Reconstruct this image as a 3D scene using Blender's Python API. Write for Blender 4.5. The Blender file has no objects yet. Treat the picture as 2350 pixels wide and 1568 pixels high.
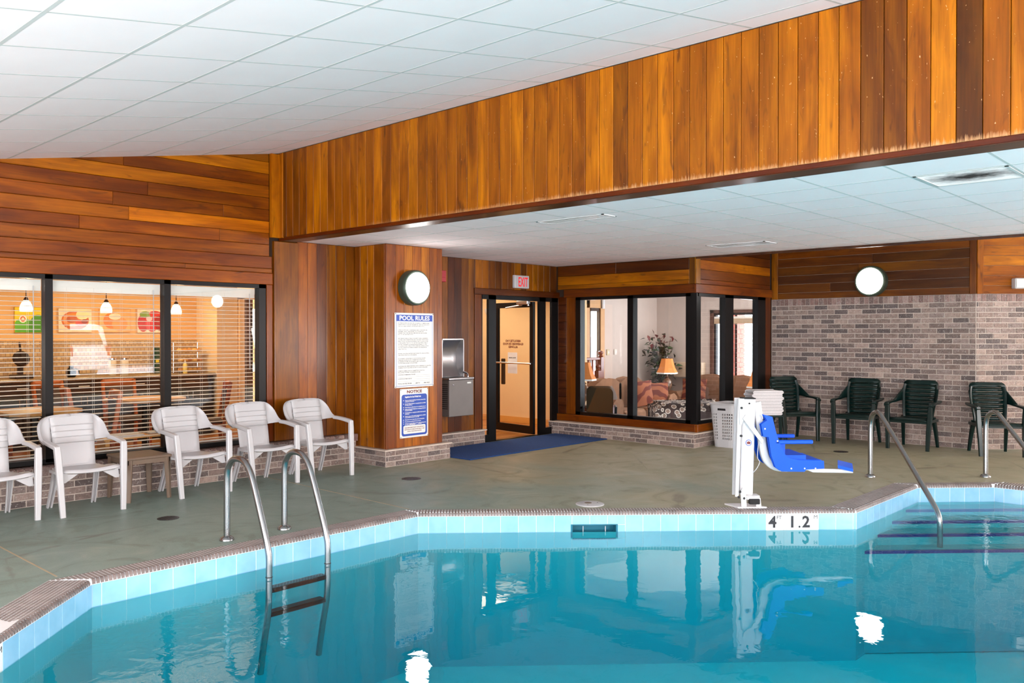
import bpy, bmesh, math, random
from mathutils import Vector, Matrix
from mathutils.geometry import tessellate_polygon
random.seed(7)
R = math.radians
SC = bpy.context.scene
COL = SC.collection

# ---------------------------------------------------------------- camera
cam_d = bpy.data.cameras.new('camera')
cam_d.sensor_fit = 'HORIZONTAL'; cam_d.sensor_width = 36.0
cam_d.lens = 1946.5 / 2350 * 36.0
cam_d.clip_start = 0.05; cam_d.clip_end = 200
cam = bpy.data.objects.new('camera', cam_d); COL.objects.link(cam)
cam.location = (0, 0, 1.5)
cam.rotation_euler = (R(90 - 0.5), 0, R(42.753 - 90))
SC.camera = cam

# ---------------------------------------------------------------- light and exposure
SC.view_settings.view_transform = 'Standard'
SC.view_settings.look = 'None'
SC.view_settings.gamma = 1.0
SC.view_settings.use_curve_mapping = False
SC.view_settings.exposure = 0.55
world = bpy.data.worlds.new('overcast_sky'); SC.world = world
world.use_nodes = True
wn = world.node_tree.nodes['Background']
wn.inputs[0].default_value = (0.86, 0.93, 1.0, 1); wn.inputs[1].default_value = 8.0

def area(name, loc, rot, sx, sy, power, color=(1, 1, 1), spread=180):
    d = bpy.data.lights.new(name, 'AREA'); d.shape = 'RECTANGLE'; d.size = sx; d.size_y = sy
    d.energy = power; d.color = color; d.spread = R(spread)
    o = bpy.data.objects.new(name, d); COL.objects.link(o); o.location = loc; o.rotation_euler = rot
    return o
def point(name, loc, power, color=(1, 1, 1), r=0.05):
    d = bpy.data.lights.new(name, 'POINT'); d.energy = power; d.color = color; d.shadow_soft_size = r
    o = bpy.data.objects.new(name, d); COL.objects.link(o); o.location = loc
    return o
DAY = (1.0, 0.985, 0.96)
# unseen fill lamps added to brighten the ceiling, tilted up; southeast is window daylight
area('fill_south', (1.9, -5.55, 1.15), (R(90 + 46), 0, 0), 7.2, 1.3, 620, DAY)
area('daylight_southeast', (14.2, -5.9, 1.35), (R(90 + 20), 0, 0), 2.4, 1.9, 130, DAY)
area('fill_west', (-2.5, 1.0, 0.95), (R(90 + 40), 0, R(-90)), 8.0, 1.1, 230, DAY)
area('fill_east', (15.2, -3.4, 1.2), (R(90 + 35), 0, R(90)), 4.2, 1.4, 300, DAY)
area('dining_fill', (4.6, 10.2, 2.55), (0, 0, 0), 4.0, 1.6, 36, (1.0, 0.74, 0.46))  # unseen fill lamps added to light the dining room, hall and lounge
area('hall_fill', (9.2, 9.9, 2.45), (0, 0, 0), 1.6, 1.6, 40, (1.0, 0.83, 0.60))
area('lounge_fill', (12.7, 7.8, 2.15), (0, 0, 0), 3.0, 2.0, 9, (1.0, 0.86, 0.76))

# ---------------------------------------------------------------- colours and materials
def S(r, g, b):
    def f(c):
        c /= 255.0
        return c / 12.92 if c <= 0.04045 else ((c + 0.055) / 1.055) ** 2.4
    return (f(r), f(g), f(b), 1.0)
class NT:
    def __init__(s, name):
        s.m = bpy.data.materials.new(name); s.m.use_nodes = True
        s.t = s.m.node_tree; s.n = s.t.nodes; s.l = s.t.links
        s.b = s.n['Principled BSDF']; s.out = s.n['Material Output']
    def add(s, typ, **kw):
        nd = s.n.new(typ)
        for k, v in kw.items(): setattr(nd, k, v)
        return nd
    def link(s, a, b): s.l.new(a, b)
    def mix(s, fac, a, b, mode='MIX'):
        nd = s.add('ShaderNodeMix', data_type='RGBA', blend_type=mode)
        for i, v in ((0, fac), (6, a), (7, b)):
            if hasattr(v, 'node'): s.link(v, nd.inputs[i])
            else: nd.inputs[i].default_value = v
        return nd.outputs[2]
    def math(s, op, a, b=None, c=None, clamp=False):
        nd = s.add('ShaderNodeMath', operation=op, use_clamp=clamp)
        for i, v in enumerate((a, b, c)):
            if v is None: continue
            if hasattr(v, 'node'): s.link(v, nd.inputs[i])
            else: nd.inputs[i].default_value = v
        return nd.outputs[0]
    def coords(s, scale=(1, 1, 1), rand=True, kind='Object'):
        tc = s.add('ShaderNodeTexCoord'); mp = s.add('ShaderNodeMapping')
        s.link(tc.outputs[kind], mp.inputs[0]); mp.inputs['Scale'].default_value = scale
        if rand:
            oi = s.add('ShaderNodeObjectInfo'); mu = s.math('MULTIPLY', oi.outputs['Random'], 37.0)
            cb = s.add('ShaderNodeCombineXYZ')
            for i in range(3): s.link(mu, cb.inputs[i])
            s.link(cb.outputs[0], mp.inputs['Location'])
        return mp.outputs[0]
    def noise(s, vec, scale, detail=3, rough=0.55, dist=0.0):
        nd = s.add('ShaderNodeTexNoise'); s.link(vec, nd.inputs['Vector'])
        nd.inputs['Scale'].default_value = scale; nd.inputs['Detail'].default_value = detail
        nd.inputs['Roughness'].default_value = rough; nd.inputs['Distortion'].default_value = dist
        return nd.outputs['Fac']
    def ramp(s, fac, lo, hi, a=0.0, b=1.0):
        nd = s.add('ShaderNodeMapRange'); s.link(fac, nd.inputs[0])
        nd.inputs[1].default_value = lo; nd.inputs[2].default_value = hi
        nd.inputs[3].default_value = a; nd.inputs[4].default_value = b
        return nd.outputs[0]
    def bump(s, h, strength=0.2, dist=0.01):
        nd = s.add('ShaderNodeBump'); s.link(h, nd.inputs['Height'])
        nd.inputs['Strength'].default_value = strength; nd.inputs['Distance'].default_value = dist
        s.link(nd.outputs[0], s.b.inputs['Normal'])
    def objcol(s): return s.add('ShaderNodeObjectInfo').outputs['Color']
    def base(s, v):
        if hasattr(v, 'node'): s.link(v, s.b.inputs['Base Color'])
        else: s.b.inputs['Base Color'].default_value = v
    def set(s, rough=None, metal=None, spec=None, coat=None, coatr=None):
        if rough is not None: s.b.inputs['Roughness'].default_value = rough
        if metal is not None: s.b.inputs['Metallic'].default_value = metal
        if spec is not None: s.b.inputs['Specular IOR Level'].default_value = spec
        if coat is not None: s.b.inputs['Coat Weight'].default_value = coat
        if coatr is not None: s.b.inputs['Coat Roughness'].default_value = coatr
        return s.m
def two_sided_ior(t, fr, ior):
    ge = t.add('ShaderNodeNewGeometry'); t.link(t.ramp(ge.outputs['Backfacing'], 0, 1, ior, 1.0 / ior), fr.inputs[0])
M = {}
def plain(name, col, rough=0.5, metal=0.0, var=0.06, nscale=6, coat=0.0, bump=0.0, spec=0.5):
    t = NT(name); v = t.coords()
    f = t.ramp(t.noise(v, nscale), 0.3, 0.7, 1 - var, 1 + var)
    hsv = t.add('ShaderNodeHueSaturation'); hsv.inputs['Color'].default_value = col
    t.link(f, hsv.inputs['Value']); t.base(hsv.outputs[0])
    if bump: t.bump(t.noise(v, nscale * 12), bump, 0.003)
    t.set(rough, metal, spec, coat, 0.12)
    M[name] = t.m; return t.m
def tinted(name, rough=0.5, var=0.08, nscale=6, bump=0.0, coat=0.0, metal=0.0):
    t = NT(name); v = t.coords()
    f = t.ramp(t.noise(v, nscale), 0.3, 0.7, 1 - var, 1 + var)
    hsv = t.add('ShaderNodeHueSaturation'); t.link(t.objcol(), hsv.inputs['Color'])
    t.link(f, hsv.inputs['Value']); t.base(hsv.outputs[0])
    if bump: t.bump(t.noise(v, nscale * 10), bump, 0.003)
    t.set(rough, metal, 0.5, coat, 0.12)
    M[name] = t.m; return t.m
WOODK = 0.72
def wood(name, axis, gloss=0.33, worn=0.0, coat=0.35):
    t = NT(name)
    sc = {'z': (26, 26, 1.1), 'x': (1.1, 26, 26), 'y': (26, 1.1, 26)}[axis]
    sc2 = {'z': (5, 5, 0.9), 'x': (0.9, 5, 5), 'y': (5, 0.9, 5)}[axis]
    g = t.noise(t.coords(sc), 2.2, 4, 0.6, 0.6)
    b = t.noise(t.coords(sc2), 1.1, 3, 0.55, 0.9)
    val = t.math('MULTIPLY', t.ramp(g, 0.28, 0.72, 0.72, 1.18), t.ramp(b, 0.30, 0.70, 0.52, 1.22))
    hsv = t.add('ShaderNodeHueSaturation'); t.link(t.objcol(), hsv.inputs['Color']); t.link(t.math('MULTIPLY', val, WOODK), hsv.inputs['Value'])
    t.link(t.ramp(b, 0.3, 0.7, 0.498, 0.508), hsv.inputs['Hue']); hsv.inputs['Saturation'].default_value = 1.1
    c = hsv.outputs[0]
    kn = t.noise(t.coords(sc2), 2.6, 2, 0.5, 2.0)
    c = t.mix(t.ramp(kn, 0.62, 0.76, 0, 0.6), c, S(58, 24, 8))
    if worn:
        tc = t.add('ShaderNodeTexCoord'); sp = t.add('ShaderNodeSeparateXYZ'); t.link(tc.outputs['Object'], sp.inputs[0])
        jag = t.noise(t.coords((60, 60, 6)), 1.6, 3, 0.6)
        edge = t.math('ADD', sp.outputs[2], t.math('MULTIPLY', t.math('SUBTRACT', jag, 0.5), 0.10))
        oc = t.add('ShaderNodeObjectInfo').outputs['Alpha']
        m = t.ramp(edge, -worn - 0.012, -worn + 0.022, 1, 0)
        m = t.math('MULTIPLY', m, oc, clamp=True)
        c = t.mix(t.math('MULTIPLY', m, 0.75), c, S(214, 160, 112))
        fl = t.noise(t.coords((14, 14, 7)), 6.0, 2, 0.5)
        c = t.mix(t.math('MULTIPLY', t.ramp(fl, 0.735, 0.75, 0, 0.7), oc), c, S(225, 180, 130))
    t.base(c)
    t.bump(g, 0.12, 0.002)
    t.set(gloss, 0, 0.25, coat * 0.4, 0.14)
    M[name] = t.m
wood('wood_vertical', 'z'); wood('wood_horizontal', 'x'); wood('wood_worn', 'z', 0.42, 0.45, 0.12)
wood('wood_plain_x', 'x', 0.4, 0, 0.2)
def brickmat(name, attr=False):
    t = NT(name); v = t.coords()
    if attr:
        a = t.add('ShaderNodeAttribute', attribute_name='tone'); c0 = a.outputs['Color']
    else: c0 = t.objcol()
    n1 = t.noise(v, 16, 4, 0.7); n2 = t.noise(v, 66, 3, 0.65, 0.25)
    hsv = t.add('ShaderNodeHueSaturation'); t.link(c0, hsv.inputs['Color']); t.link(t.ramp(n1, 0.3, 0.7, 0.72, 1.25), hsv.inputs['Value'])
    c = t.mix(t.ramp(n2, 0.58, 0.70, 0, 0.75), hsv.outputs[0], S(206, 200, 196))
    c = t.mix(t.ramp(t.noise(v, 60, 2), 0.30, 0.40, 0.6, 0), c, S(62, 54, 54))
    t.base(c); t.bump(n2, 0.4, 0.004); t.set(0.8); M[name] = t.m
brickmat('brick'); brickmat('brick_merged', True)
plain('mortar', S(194, 180, 170), 0.95, var=0.08, nscale=30, bump=0.3)
plain('backing_dark', S(46, 26, 12), 0.9)
plain('tile_ceiling', S(253, 237, 238), 0.85, var=0.012, nscale=3, bump=0.05)
plain('tee_bar', S(206, 202, 200), 0.7, var=0.01)
plain('ceiling_void', S(190, 190, 190), 0.9)
plain('plaster_white', S(226, 222, 216), 0.85, var=0.02)
plain('black_metal', S(24, 23, 24), 0.32, 0.6, var=0.05)
plain('dark_metal', S(44, 42, 44), 0.35, 0.5)
plain('white_plastic', S(193, 191, 193), 0.33, var=0.02, nscale=5)
plain('green_plastic', S(4, 32, 30), 0.28, var=0.1, coat=0.1, spec=0.35)
plain('taupe_plastic', S(118, 98, 82), 0.5, var=0.08)
plain('blue_plastic', S(0, 84, 214), 0.45, var=0.04, spec=0.25)
plain('white_enamel', S(214, 212, 214), 0.3, var=0.015)
plain('chrome', S(214, 214, 218), 0.16, 1.0, var=0.02)
plain('rail_steel', S(158, 160, 162), 0.27, 1.0, var=0.03)
plain('grey_enamel', S(118, 112, 110), 0.42, 0.25, var=0.05)
plain('blind_white', S(232, 224, 214), 0.45, var=0.02)
plain('grout', S(232, 234, 236), 0.8, var=0.04)
plain('black_rubber', S(20, 20, 22), 0.7)
plain('ink_blue', S(14, 70, 176), 0.4)
plain('ink_black', S(26, 26, 34), 0.5)
plain('ink_grey', S(96, 98, 104), 0.6)
plain('ink_red', S(176, 28, 30), 0.5)
plain('ink_maroon', S(110, 20, 20), 0.5)
plain('sign_white', S(236, 236, 232), 0.35, var=0.01)
plain('alarm_red', S(176, 20, 40), 0.4)
plain('carpet_blue', S(22, 66, 128), 0.95, var=0.16, nscale=40, bump=0.5)
plain('towel', S(226, 222, 224), 0.95, var=0.05, nscale=60, bump=0.5)
plain('steel_brushed', S(178, 176, 178), 0.28, 0.9, var=0.05)
plain('coping_tile', S(122, 108, 104), 0.45, var=0.28, nscale=11)
plain('pool_step_shaded', S(62, 168, 180), 0.6, var=0.05)  # step colour darkened, imitating the dimness under water
plain('pool_wall_shaded', S(56, 172, 186), 0.6, var=0.04, nscale=2)  # wall plaster coloured darker in place of underwater shade
plain('navy_tile', S(12, 40, 120), 0.3)
plain('snow', S(240, 243, 248), 0.9, var=0.03, nscale=1)
plain('asphalt', S(70, 70, 74), 0.9)
plain('tree_bark', S(120, 104, 96), 0.9)
plain('sofa_fabric', S(132, 92, 66), 0.9, var=0.12, nscale=14, bump=0.3)
plain('orange_wall', S(228, 176, 116), 0.85, var=0.02)
plain('hall_wall', S(246, 212, 164), 0.85, var=0.02)
plain('lounge_wall', S(198, 182, 172), 0.85, var=0.03)
plain('lounge_carpet', S(120, 84, 66), 0.95)
plain('granite', S(150, 128, 100), 0.3, var=0.5, nscale=60)
plain('dark_cabinet', S(40, 28, 24), 0.45)
plain('cherry_wood', S(112, 44, 28), 0.35, coat=0.3)
plain('chair_wood', S(196, 102, 44), 0.4, coat=0.2)
plain('table_wood', S(232, 172, 92), 0.35, coat=0.2)
plain('dark_trim', S(84, 48, 34), 0.4)
plain('grey_fabric', S(92, 76, 68), 0.9)
plain('leather', S(44, 36, 22), 0.6, spec=0.15)
plain('leaf_dark', S(44, 40, 26), 0.5, var=0.3)
plain('leaf_red', S(92, 30, 30), 0.5, var=0.3)
plain('leaf_green', S(52, 78, 34), 0.5, var=0.3)
plain('bronze', S(52, 34, 24), 0.4, 0.6)
plain('paper', S(240, 238, 236), 0.8)
tinted('tinted_matte', 0.75); tinted('tinted_gloss', 0.3, coat=0.3, var=0.05); tinted('tinted_print', 0.6, var=0.12, nscale=9)

def emis(name, col, strength):
    t = NT(name); t.base((0.8, 0.8, 0.8, 1)); t.b.inputs['Emission Color'].default_value = col
    t.b.inputs['Emission Strength'].default_value = strength; M[name] = t.m
emis('lamp_globe', (1, 0.99, 0.96, 1), 9.0)
emis('pendant_glow', (1, 0.86, 0.55, 1), 5.0)
plain('shade_glow', S(226, 138, 70), 0.8)
emis('exit_red', (1.0, 0.01, 0.03, 1), 0.25); M['exit_red'].node_tree.nodes['Principled BSDF'].inputs['Base Color'].default_value = (0.8, 0.01, 0.02, 1)

t = NT('deck_floor'); v = t.coords((1, 1, 1), False)
tc = t.add('ShaderNodeTexCoord'); sp = t.add('ShaderNodeSeparateXYZ'); t.link(tc.outputs['Object'], sp.inputs[0])
n1 = t.noise(v, 0.55, 4, 0.6, 0.6); n2 = t.noise(v, 2.2, 5, 0.6, 1.2); n3 = t.noise(v, 90, 2)
side = t.math('ADD', t.ramp(sp.outputs[0], 3.6, 7.6, -0.32, 0.22), n1)
c = t.mix(t.ramp(side, 0.36, 0.66), S(128, 147, 138), S(160, 154, 128))
c = t.mix(t.ramp(n2, 0.56, 0.68, 0, 0.35), c, S(106, 104, 80))
c = t.mix(t.ramp(n2, 0.34, 0.26, 0, 0.35), c, S(152, 150, 136))
vo = t.add('ShaderNodeTexVoronoi', feature='DISTANCE_TO_EDGE'); t.link(t.coords((0.55, 0.8, 1), False), vo.inputs['Vector']); vo.inputs['Scale'].default_value = 0.9
crk = t.math('ADD', vo.outputs['Distance'], t.math('MULTIPLY', t.math('SUBTRACT', n2, 0.5), 0.10))
crm = t.math('MULTIPLY', t.ramp(crk, 0.0, 0.012, 0.55, 0), t.ramp(n1, 0.45, 0.6))
c = t.mix(crm, c, S(84, 74, 56))
hsv = t.add('ShaderNodeHueSaturation'); t.link(c, hsv.inputs['Color']); t.link(t.ramp(n3, 0.3, 0.7, 0.93, 1.06), hsv.inputs['Value'])
t.base(hsv.outputs[0]); t.bump(n3, 0.15, 0.002); t.set(0.42); t.link(t.ramp(n2, 0.3, 0.7, 0.34, 0.6), t.b.inputs['Roughness']); M['deck_floor'] = t.m

t = NT('pool_tile'); v = t.coords()
t.base(t.mix(t.ramp(t.noise(v, 5), 0.3, 0.7), S(136, 192, 226), S(156, 206, 236))); t.set(0.12, 0, 0.6, 0.5, 0.05); M['pool_tile'] = t.m
plain('pool_tile_white', S(236, 236, 238), 0.15, var=0.01, coat=0.3)
t = NT('pool_plaster'); v = t.coords((1, 1, 1), False)
t.base(t.mix(t.ramp(t.noise(v, 0.7, 4, 0.6, 0.5), 0.35, 0.65), S(116, 230, 238), S(138, 238, 244))); t.set(0.7); M['pool_plaster'] = t.m

t = NT('water'); t.n.remove(t.b)
tr = t.add('ShaderNodeBsdfTransparent'); gl = t.add('ShaderNodeBsdfGlossy'); fr = t.add('ShaderNodeFresnel'); mx = t.add('ShaderNodeMixShader')
tr.inputs[0].default_value = (0.80, 0.96, 0.97, 1); gl.inputs['Roughness'].default_value = 0.0; two_sided_ior(t, fr, 1.33)
tc = t.add('ShaderNodeTexCoord'); mp = t.add('ShaderNodeMapping'); t.link(tc.outputs['Object'], mp.inputs[0])
a1 = t.noise(mp.outputs[0], 2.2, 2, 0.5, 0.4); a2 = t.noise(mp.outputs[0], 9.0, 2, 0.5, 0.8); a3 = t.noise(mp.outputs[0], 22.0, 2, 0.5, 1.0)
# livelier water near the steps and near the ladder end of the pool
def near(cx, cy, r):
    d = t.add('ShaderNodeVectorMath', operation='DISTANCE'); t.link(tc.outputs['Object'], d.inputs[0]); d.inputs[1].default_value = (cx, cy, -0.17)
    return t.ramp(d.outputs['Value'], r * 0.35, r, 1, 0)
live = t.math('MAXIMUM', near(8.3, 2.2, 1.5), t.math('MULTIPLY', near(2.35, 4.5, 0.9), 0.45))
h = t.math('ADD', t.math('MULTIPLY', a1, 0.5), t.math('MULTIPLY', a2, 0.07))
h = t.math('ADD', h, t.math('MULTIPLY', t.math('ADD', t.math('MULTIPLY', a2, 0.8), t.math('MULTIPLY', a3, 0.25)), live))
bp = t.add('ShaderNodeBump'); t.link(h, bp.inputs['Height']); bp.inputs['Strength'].default_value = 0.5; bp.inputs['Distance'].default_value = 0.010
for nd in (gl, fr): t.link(bp.outputs[0], nd.inputs['Normal'])
t.link(fr.outputs[0], mx.inputs[0]); t.link(tr.outputs[0], mx.inputs[1]); t.link(gl.outputs[0], mx.inputs[2]); t.link(mx.outputs[0], t.out.inputs[0])
va = t.add('ShaderNodeVolumeAbsorption'); va.inputs['Color'].default_value = (0.0, 0.785, 0.835, 1); va.inputs['Density'].default_value = 0.68; t.link(va.outputs[0], t.out.inputs['Volume'])
M['water'] = t.m

t = NT('glass'); t.n.remove(t.b)
tr = t.add('ShaderNodeBsdfTransparent'); gl = t.add('ShaderNodeBsdfGlossy'); fr = t.add('ShaderNodeFresnel'); mx = t.add('ShaderNodeMixShader')
tr.inputs[0].default_value = (0.96, 0.97, 0.97, 1); gl.inputs['Roughness'].default_value = 0.0; two_sided_ior(t, fr, 1.52)
t.link(fr.outputs[0], mx.inputs[0]); t.link(tr.outputs[0], mx.inputs[1]); t.link(gl.outputs[0], mx.inputs[2]); t.link(mx.outputs[0], t.out.inputs[0])
M['glass'] = t.m

t = NT('wood_floor'); v = t.coords((1, 1, 1), False)
br = t.add('ShaderNodeTexBrick'); t.link(v, br.inputs['Vector']); br.inputs['Scale'].default_value = 1.0
br.inputs['Brick Width'].default_value = 0.9; br.inputs['Row Height'].default_value = 0.11; br.inputs['Mortar Size'].default_value = 0.003
br.inputs['Color1'].default_value = S(206, 138, 66); br.inputs['Color2'].default_value = S(170, 98, 40); br.inputs['Mortar'].default_value = S(90, 50, 20)
t.base(br.outputs['Color']); t.set(0.35, 0, 0.5, 0.3, 0.2); M['wood_floor'] = t.m
t = NT('backsplash'); v = t.coords((1, 1, 1), False)
br = t.add('ShaderNodeTexBrick'); mp = t.add('ShaderNodeMapping'); t.link(v, mp.inputs[0]); mp.inputs['Rotation'].default_value = (R(90), 0, 0)
t.link(mp.outputs[0], br.inputs['Vector']); br.inputs['Scale'].default_value = 1.0
br.inputs['Brick Width'].default_value = 0.055; br.inputs['Row Height'].default_value = 0.05; br.inputs['Mortar Size'].default_value = 0.004
br.inputs['Color1'].default_value = S(214, 178, 130); br.inputs['Color2'].default_value = S(180, 140, 98); br.inputs['Mortar'].default_value = S(150, 118, 84)
t.base(br.outputs['Color']); t.set(0.4); M['backsplash'] = t.m
t = NT('circle_fabric'); v = t.coords((1, 1, 1), False)
vo = t.add('ShaderNodeTexVoronoi'); t.link(v, vo.inputs['Vector']); vo.inputs['Scale'].default_value = 11
d = vo.outputs['Distance']
ring = t.math('MULTIPLY', t.ramp(d, 0.30, 0.34), t.ramp(d, 0.46, 0.42))
c = t.mix(t.ramp(d, 0.30, 0.28), S(60, 42, 38), S(150, 120, 104)); c = t.mix(ring, c, S(222, 204, 188))
t.base(c); t.set(0.85); M['circle_fabric'] = t.m
t = NT('pillow_print'); v = t.coords()
w = t.add('ShaderNodeTexWave', wave_type='RINGS'); t.link(v, w.inputs['Vector']); w.inputs['Scale'].default_value = 2.4; w.inputs['Distortion'].default_value = 9
c = t.mix(t.ramp(w.outputs['Fac'], 0.4, 0.6), S(92, 34, 22), S(138, 78, 50)); t.base(c); t.set(0.9); M['pillow_print'] = t.m
t = NT('outside_brick'); v = t.coords((1, 1, 1), False)
plain('outside_brick_red', S(170, 96, 84), 0.85, var=0.15)
t = NT('dirty_grille'); v = t.coords((1, 1, 1), False)
tc = t.add('ShaderNodeTexCoord'); ds = t.add('ShaderNodeVectorMath', operation='LENGTH'); mp = t.add('ShaderNodeMapping'); t.link(tc.outputs['Object'], mp.inputs[0])
mp.inputs['Scale'].default_value = (4.4, 2.8, 1); t.link(mp.outputs[0], ds.inputs[0])
dd = t.math('ADD', ds.outputs['Value'], t.math('MULTIPLY', t.math('SUBTRACT', t.noise(tc.outputs['Object'], 14, 3), 0.5), 0.9))
t.base(t.mix(t.ramp(dd, 0.2, 1.0, 1.0, 0), S(222, 222, 222), S(22, 22, 22))); t.set(0.6); M['dirty_grille'] = t.m

# ---------------------------------------------------------------- mesh helpers
class MB:
    def __init__(s): s.v = []; s.f = []; s.c = []
    def add(s, vs, fs, col=None):
        o = len(s.v); s.v += [tuple(p) for p in vs]; s.f += [tuple(i + o for i in f) for f in fs]; s.c += [col] * len(fs); return s
    def box(s, x0, x1, y0, y1, z0, z1, m=None, col=None):
        vs = [(x, y, z) for z in (z0, z1) for y in (y0, y1) for x in (x0, x1)]
        if m: vs = [m @ Vector(p) for p in vs]
        return s.add(vs, [(0, 2, 3, 1), (4, 5, 7, 6), (0, 1, 5, 4), (2, 6, 7, 3), (0, 4, 6, 2), (1, 3, 7, 5)], col)
    def rbox(s, x0, x1, y0, y1, z0, z1, r, m=None):
        """box whose eight corners and edges are chamfered by r"""
        vs = []; 
        for z, iz in ((z0, 1), (z1, -1)):
            for y, iy in ((y0, 1), (y1, -1)):
                for x, ix in ((x0, 1), (x1, -1)):
                    vs += [(x, y + iy * r, z + iz * r), (x + ix * r, y, z + iz * r), (x + ix * r, y + iy * r, z)]
        if m: vs = [m @ Vector(p) for p in vs]
        c = lambda i, k: i * 3 + k
        fs = [(c(0, 2), c(2, 2), c(3, 2), c(1, 2)), (c(4, 2), c(5, 2), c(7, 2), c(6, 2)),
              (c(0, 1), c(1, 1), c(5, 1), c(4, 1)), (c(2, 1), c(6, 1), c(7, 1), c(3, 1)),
              (c(0, 0), c(4, 0), c(6, 0), c(2, 0)), (c(1, 0), c(3, 0), c(7, 0), c(5, 0))]
        def e(i, j, k, l): fs.append((c(i, k), c(j, k), c(j, l), c(i, l)))
        for i, j in ((0, 1), (2, 3), (4, 5), (6, 7)): e(i, j, 1, 2)
        for i, j in ((0, 2), (1, 3), (4, 6), (5, 7)): e(i, j, 0, 2)
        for i, j in ((0, 4), (1, 5), (2, 6), (3, 7)): e(i, j, 0, 1)
        for i in range(8): fs.append((c(i, 0), c(i, 1), c(i, 2)))
        return s.add(vs, fs)
    def prism(s, poly, a, b, plane='xy'):
        """polygon extruded between a and b; plane names the polygon's two axes"""
        n = len(poly)
        def P(p, h):
            if plane == 'xy': return (p[0], p[1], h)
            if plane == 'xz': return (p[0], h, p[1])
            return (h, p[0], p[1])
        vs = [P(p, a) for p in poly] + [P(p, b) for p in poly]
        fs = [tuple(range(n)), tuple(range(2 * n - 1, n - 1, -1))] + [(i, (i + 1) % n, n + (i + 1) % n, n + i) for i in range(n)]
        return s.add(vs, fs)
    def sweep(s, path, w, h=None, n=10, caps=True, up=(0, 0, 1), taper=None, square=False):
        path = [Vector(p) for p in path]; h = h or w; k = len(path); o = []
        up = Vector(up); prev = None
        prof = [(math.cos(2 * math.pi * i / n), math.sin(2 * math.pi * i / n)) for i in range(n)]
        if square: prof = [(-1, -.7), (-.7, -1), (.7, -1), (1, -.7), (1, .7), (.7, 1), (-.7, 1), (-1, .7)]; n = 8
        for i, p in enumerate(path):
            d = (path[min(i + 1, k - 1)] - path[max(i - 1, 0)]).normalized()
            if prev is None:
                x = d.cross(up)
                if x.length < 1e-3: x = d.cross(Vector((1, 0, 0)))
                x.normalize()
            else:
                x = prev - d * prev.dot(d); x.normalize()
            prev = x; y = x.cross(d).normalized(); ta = taper[i] if taper else 1.0
            o += [p + x * (w * c * ta) + y * (h * q * ta) for c, q in prof]
        fs = [(i * n + j, i * n + (j + 1) % n, (i + 1) * n + (j + 1) % n, (i + 1) * n + j) for i in range(k - 1) for j in range(n)]
        if caps: fs += [tuple(range(n - 1, -1, -1)), tuple(range((k - 1) * n, k * n))]
        return s.add(o, fs)
    def lathe(s, prof, n=20, c=(0, 0, 0), m=None):
        vs = []
        for r, z in prof:
            vs += [Vector((c[0] + r * math.cos(2 * math.pi * j / n), c[1] + r * math.sin(2 * math.pi * j / n), c[2] + z)) for j in range(n)]
        if m: vs = [m @ p for p in vs]
        k = len(prof)
        fs = [(i * n + j, i * n + (j + 1) % n, (i + 1) * n + (j + 1) % n, (i + 1) * n + j) for i in range(k - 1) for j in range(n)]
        fs += [tuple(range(n - 1, -1, -1)), tuple(range((k - 1) * n, k * n))]
        return s.add(vs, fs)
    def grid(s, rows):
        k, n = len(rows), len(rows[0])
        return s.add([p for r in rows for p in r], [(i * n + j, i * n + j + 1, (i + 1) * n + j + 1, (i + 1) * n + j) for i in range(k - 1) for j in range(n - 1)])
    def mesh(s, name, smooth=False, ang=38):
        me = bpy.data.meshes.new(name); me.from_pydata(s.v, [], s.f)
        if any(s.c):
            at = me.color_attributes.new('tone', 'FLOAT_COLOR', 'CORNER'); i = 0; buf = []
            for f, c in zip(s.f, s.c): buf += list(c or (1, 1, 1, 1)) * len(f)
            at.data.foreach_set('color', buf)
        if smooth:
            me.polygons.foreach_set('use_smooth', [True] * len(me.polygons)); me.set_sharp_from_angle(angle=R(ang))
        me.update(); return me
    def build(s, name, mat, parent=None, smooth=False, **kw):
        return link(name, s.mesh(name, smooth), mat, parent, **kw)
def link(name, me, mat, parent=None, loc=None, rot=None, col=None, mtx=None):
    if mat is not None and not me.materials: me.materials.append(M[mat] if isinstance(mat, str) else mat)
    o = bpy.data.objects.new(name, me); COL.objects.link(o)
    if parent: o.parent = parent
    if mtx is not None: o.matrix_basis = mtx
    if loc is not None: o.location = loc
    if rot is not None: o.rotation_euler = rot
    if col is not None: o.color = col
    return o
def tag(o, label=None, cat=None, group=None, kind=None):
    for k, v in (('label', label), ('category', cat), ('group', group), ('kind', kind)):
        if v: o[k] = v
    return o
def thing(name, label, cat, loc=(0, 0, 0), rz=0, group=None, mtx=None):
    o = bpy.data.objects.new(name, None); COL.objects.link(o); o.empty_display_size = 0.1
    if mtx is not None: o.matrix_basis = mtx
    else: o.location = loc; o.rotation_euler = (0, 0, rz)
    return tag(o, label, cat, group)
def dup(root, loc, rz=None, label=None):
    r = root.copy(); COL.objects.link(r); r.location = loc
    if rz is not None: r.rotation_euler = (0, 0, rz)
    if label: r['label'] = label
    for ch in list(root.children):
        c = ch.copy(); COL.objects.link(c); c.parent = r
        for g in list(ch.children):
            d = g.copy(); COL.objects.link(d); d.parent = c
    return r
def mods(o, sub=0, solid=0, off=0, bevel=0):
    if solid: m = o.modifiers.new('thickness', 'SOLIDIFY'); m.thickness = solid; m.offset = off
    if bevel: m = o.modifiers.new('edge', 'BEVEL'); m.width = bevel; m.segments = 2; m.limit_method = 'ANGLE'; m.angle_limit = R(40)
    if sub: m = o.modifiers.new('smooth', 'SUBSURF'); m.levels = sub; m.render_levels = sub
    return o
def shade(o):
    o.data.polygons.foreach_set('use_smooth', [True] * len(o.data.polygons)); return o
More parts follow.
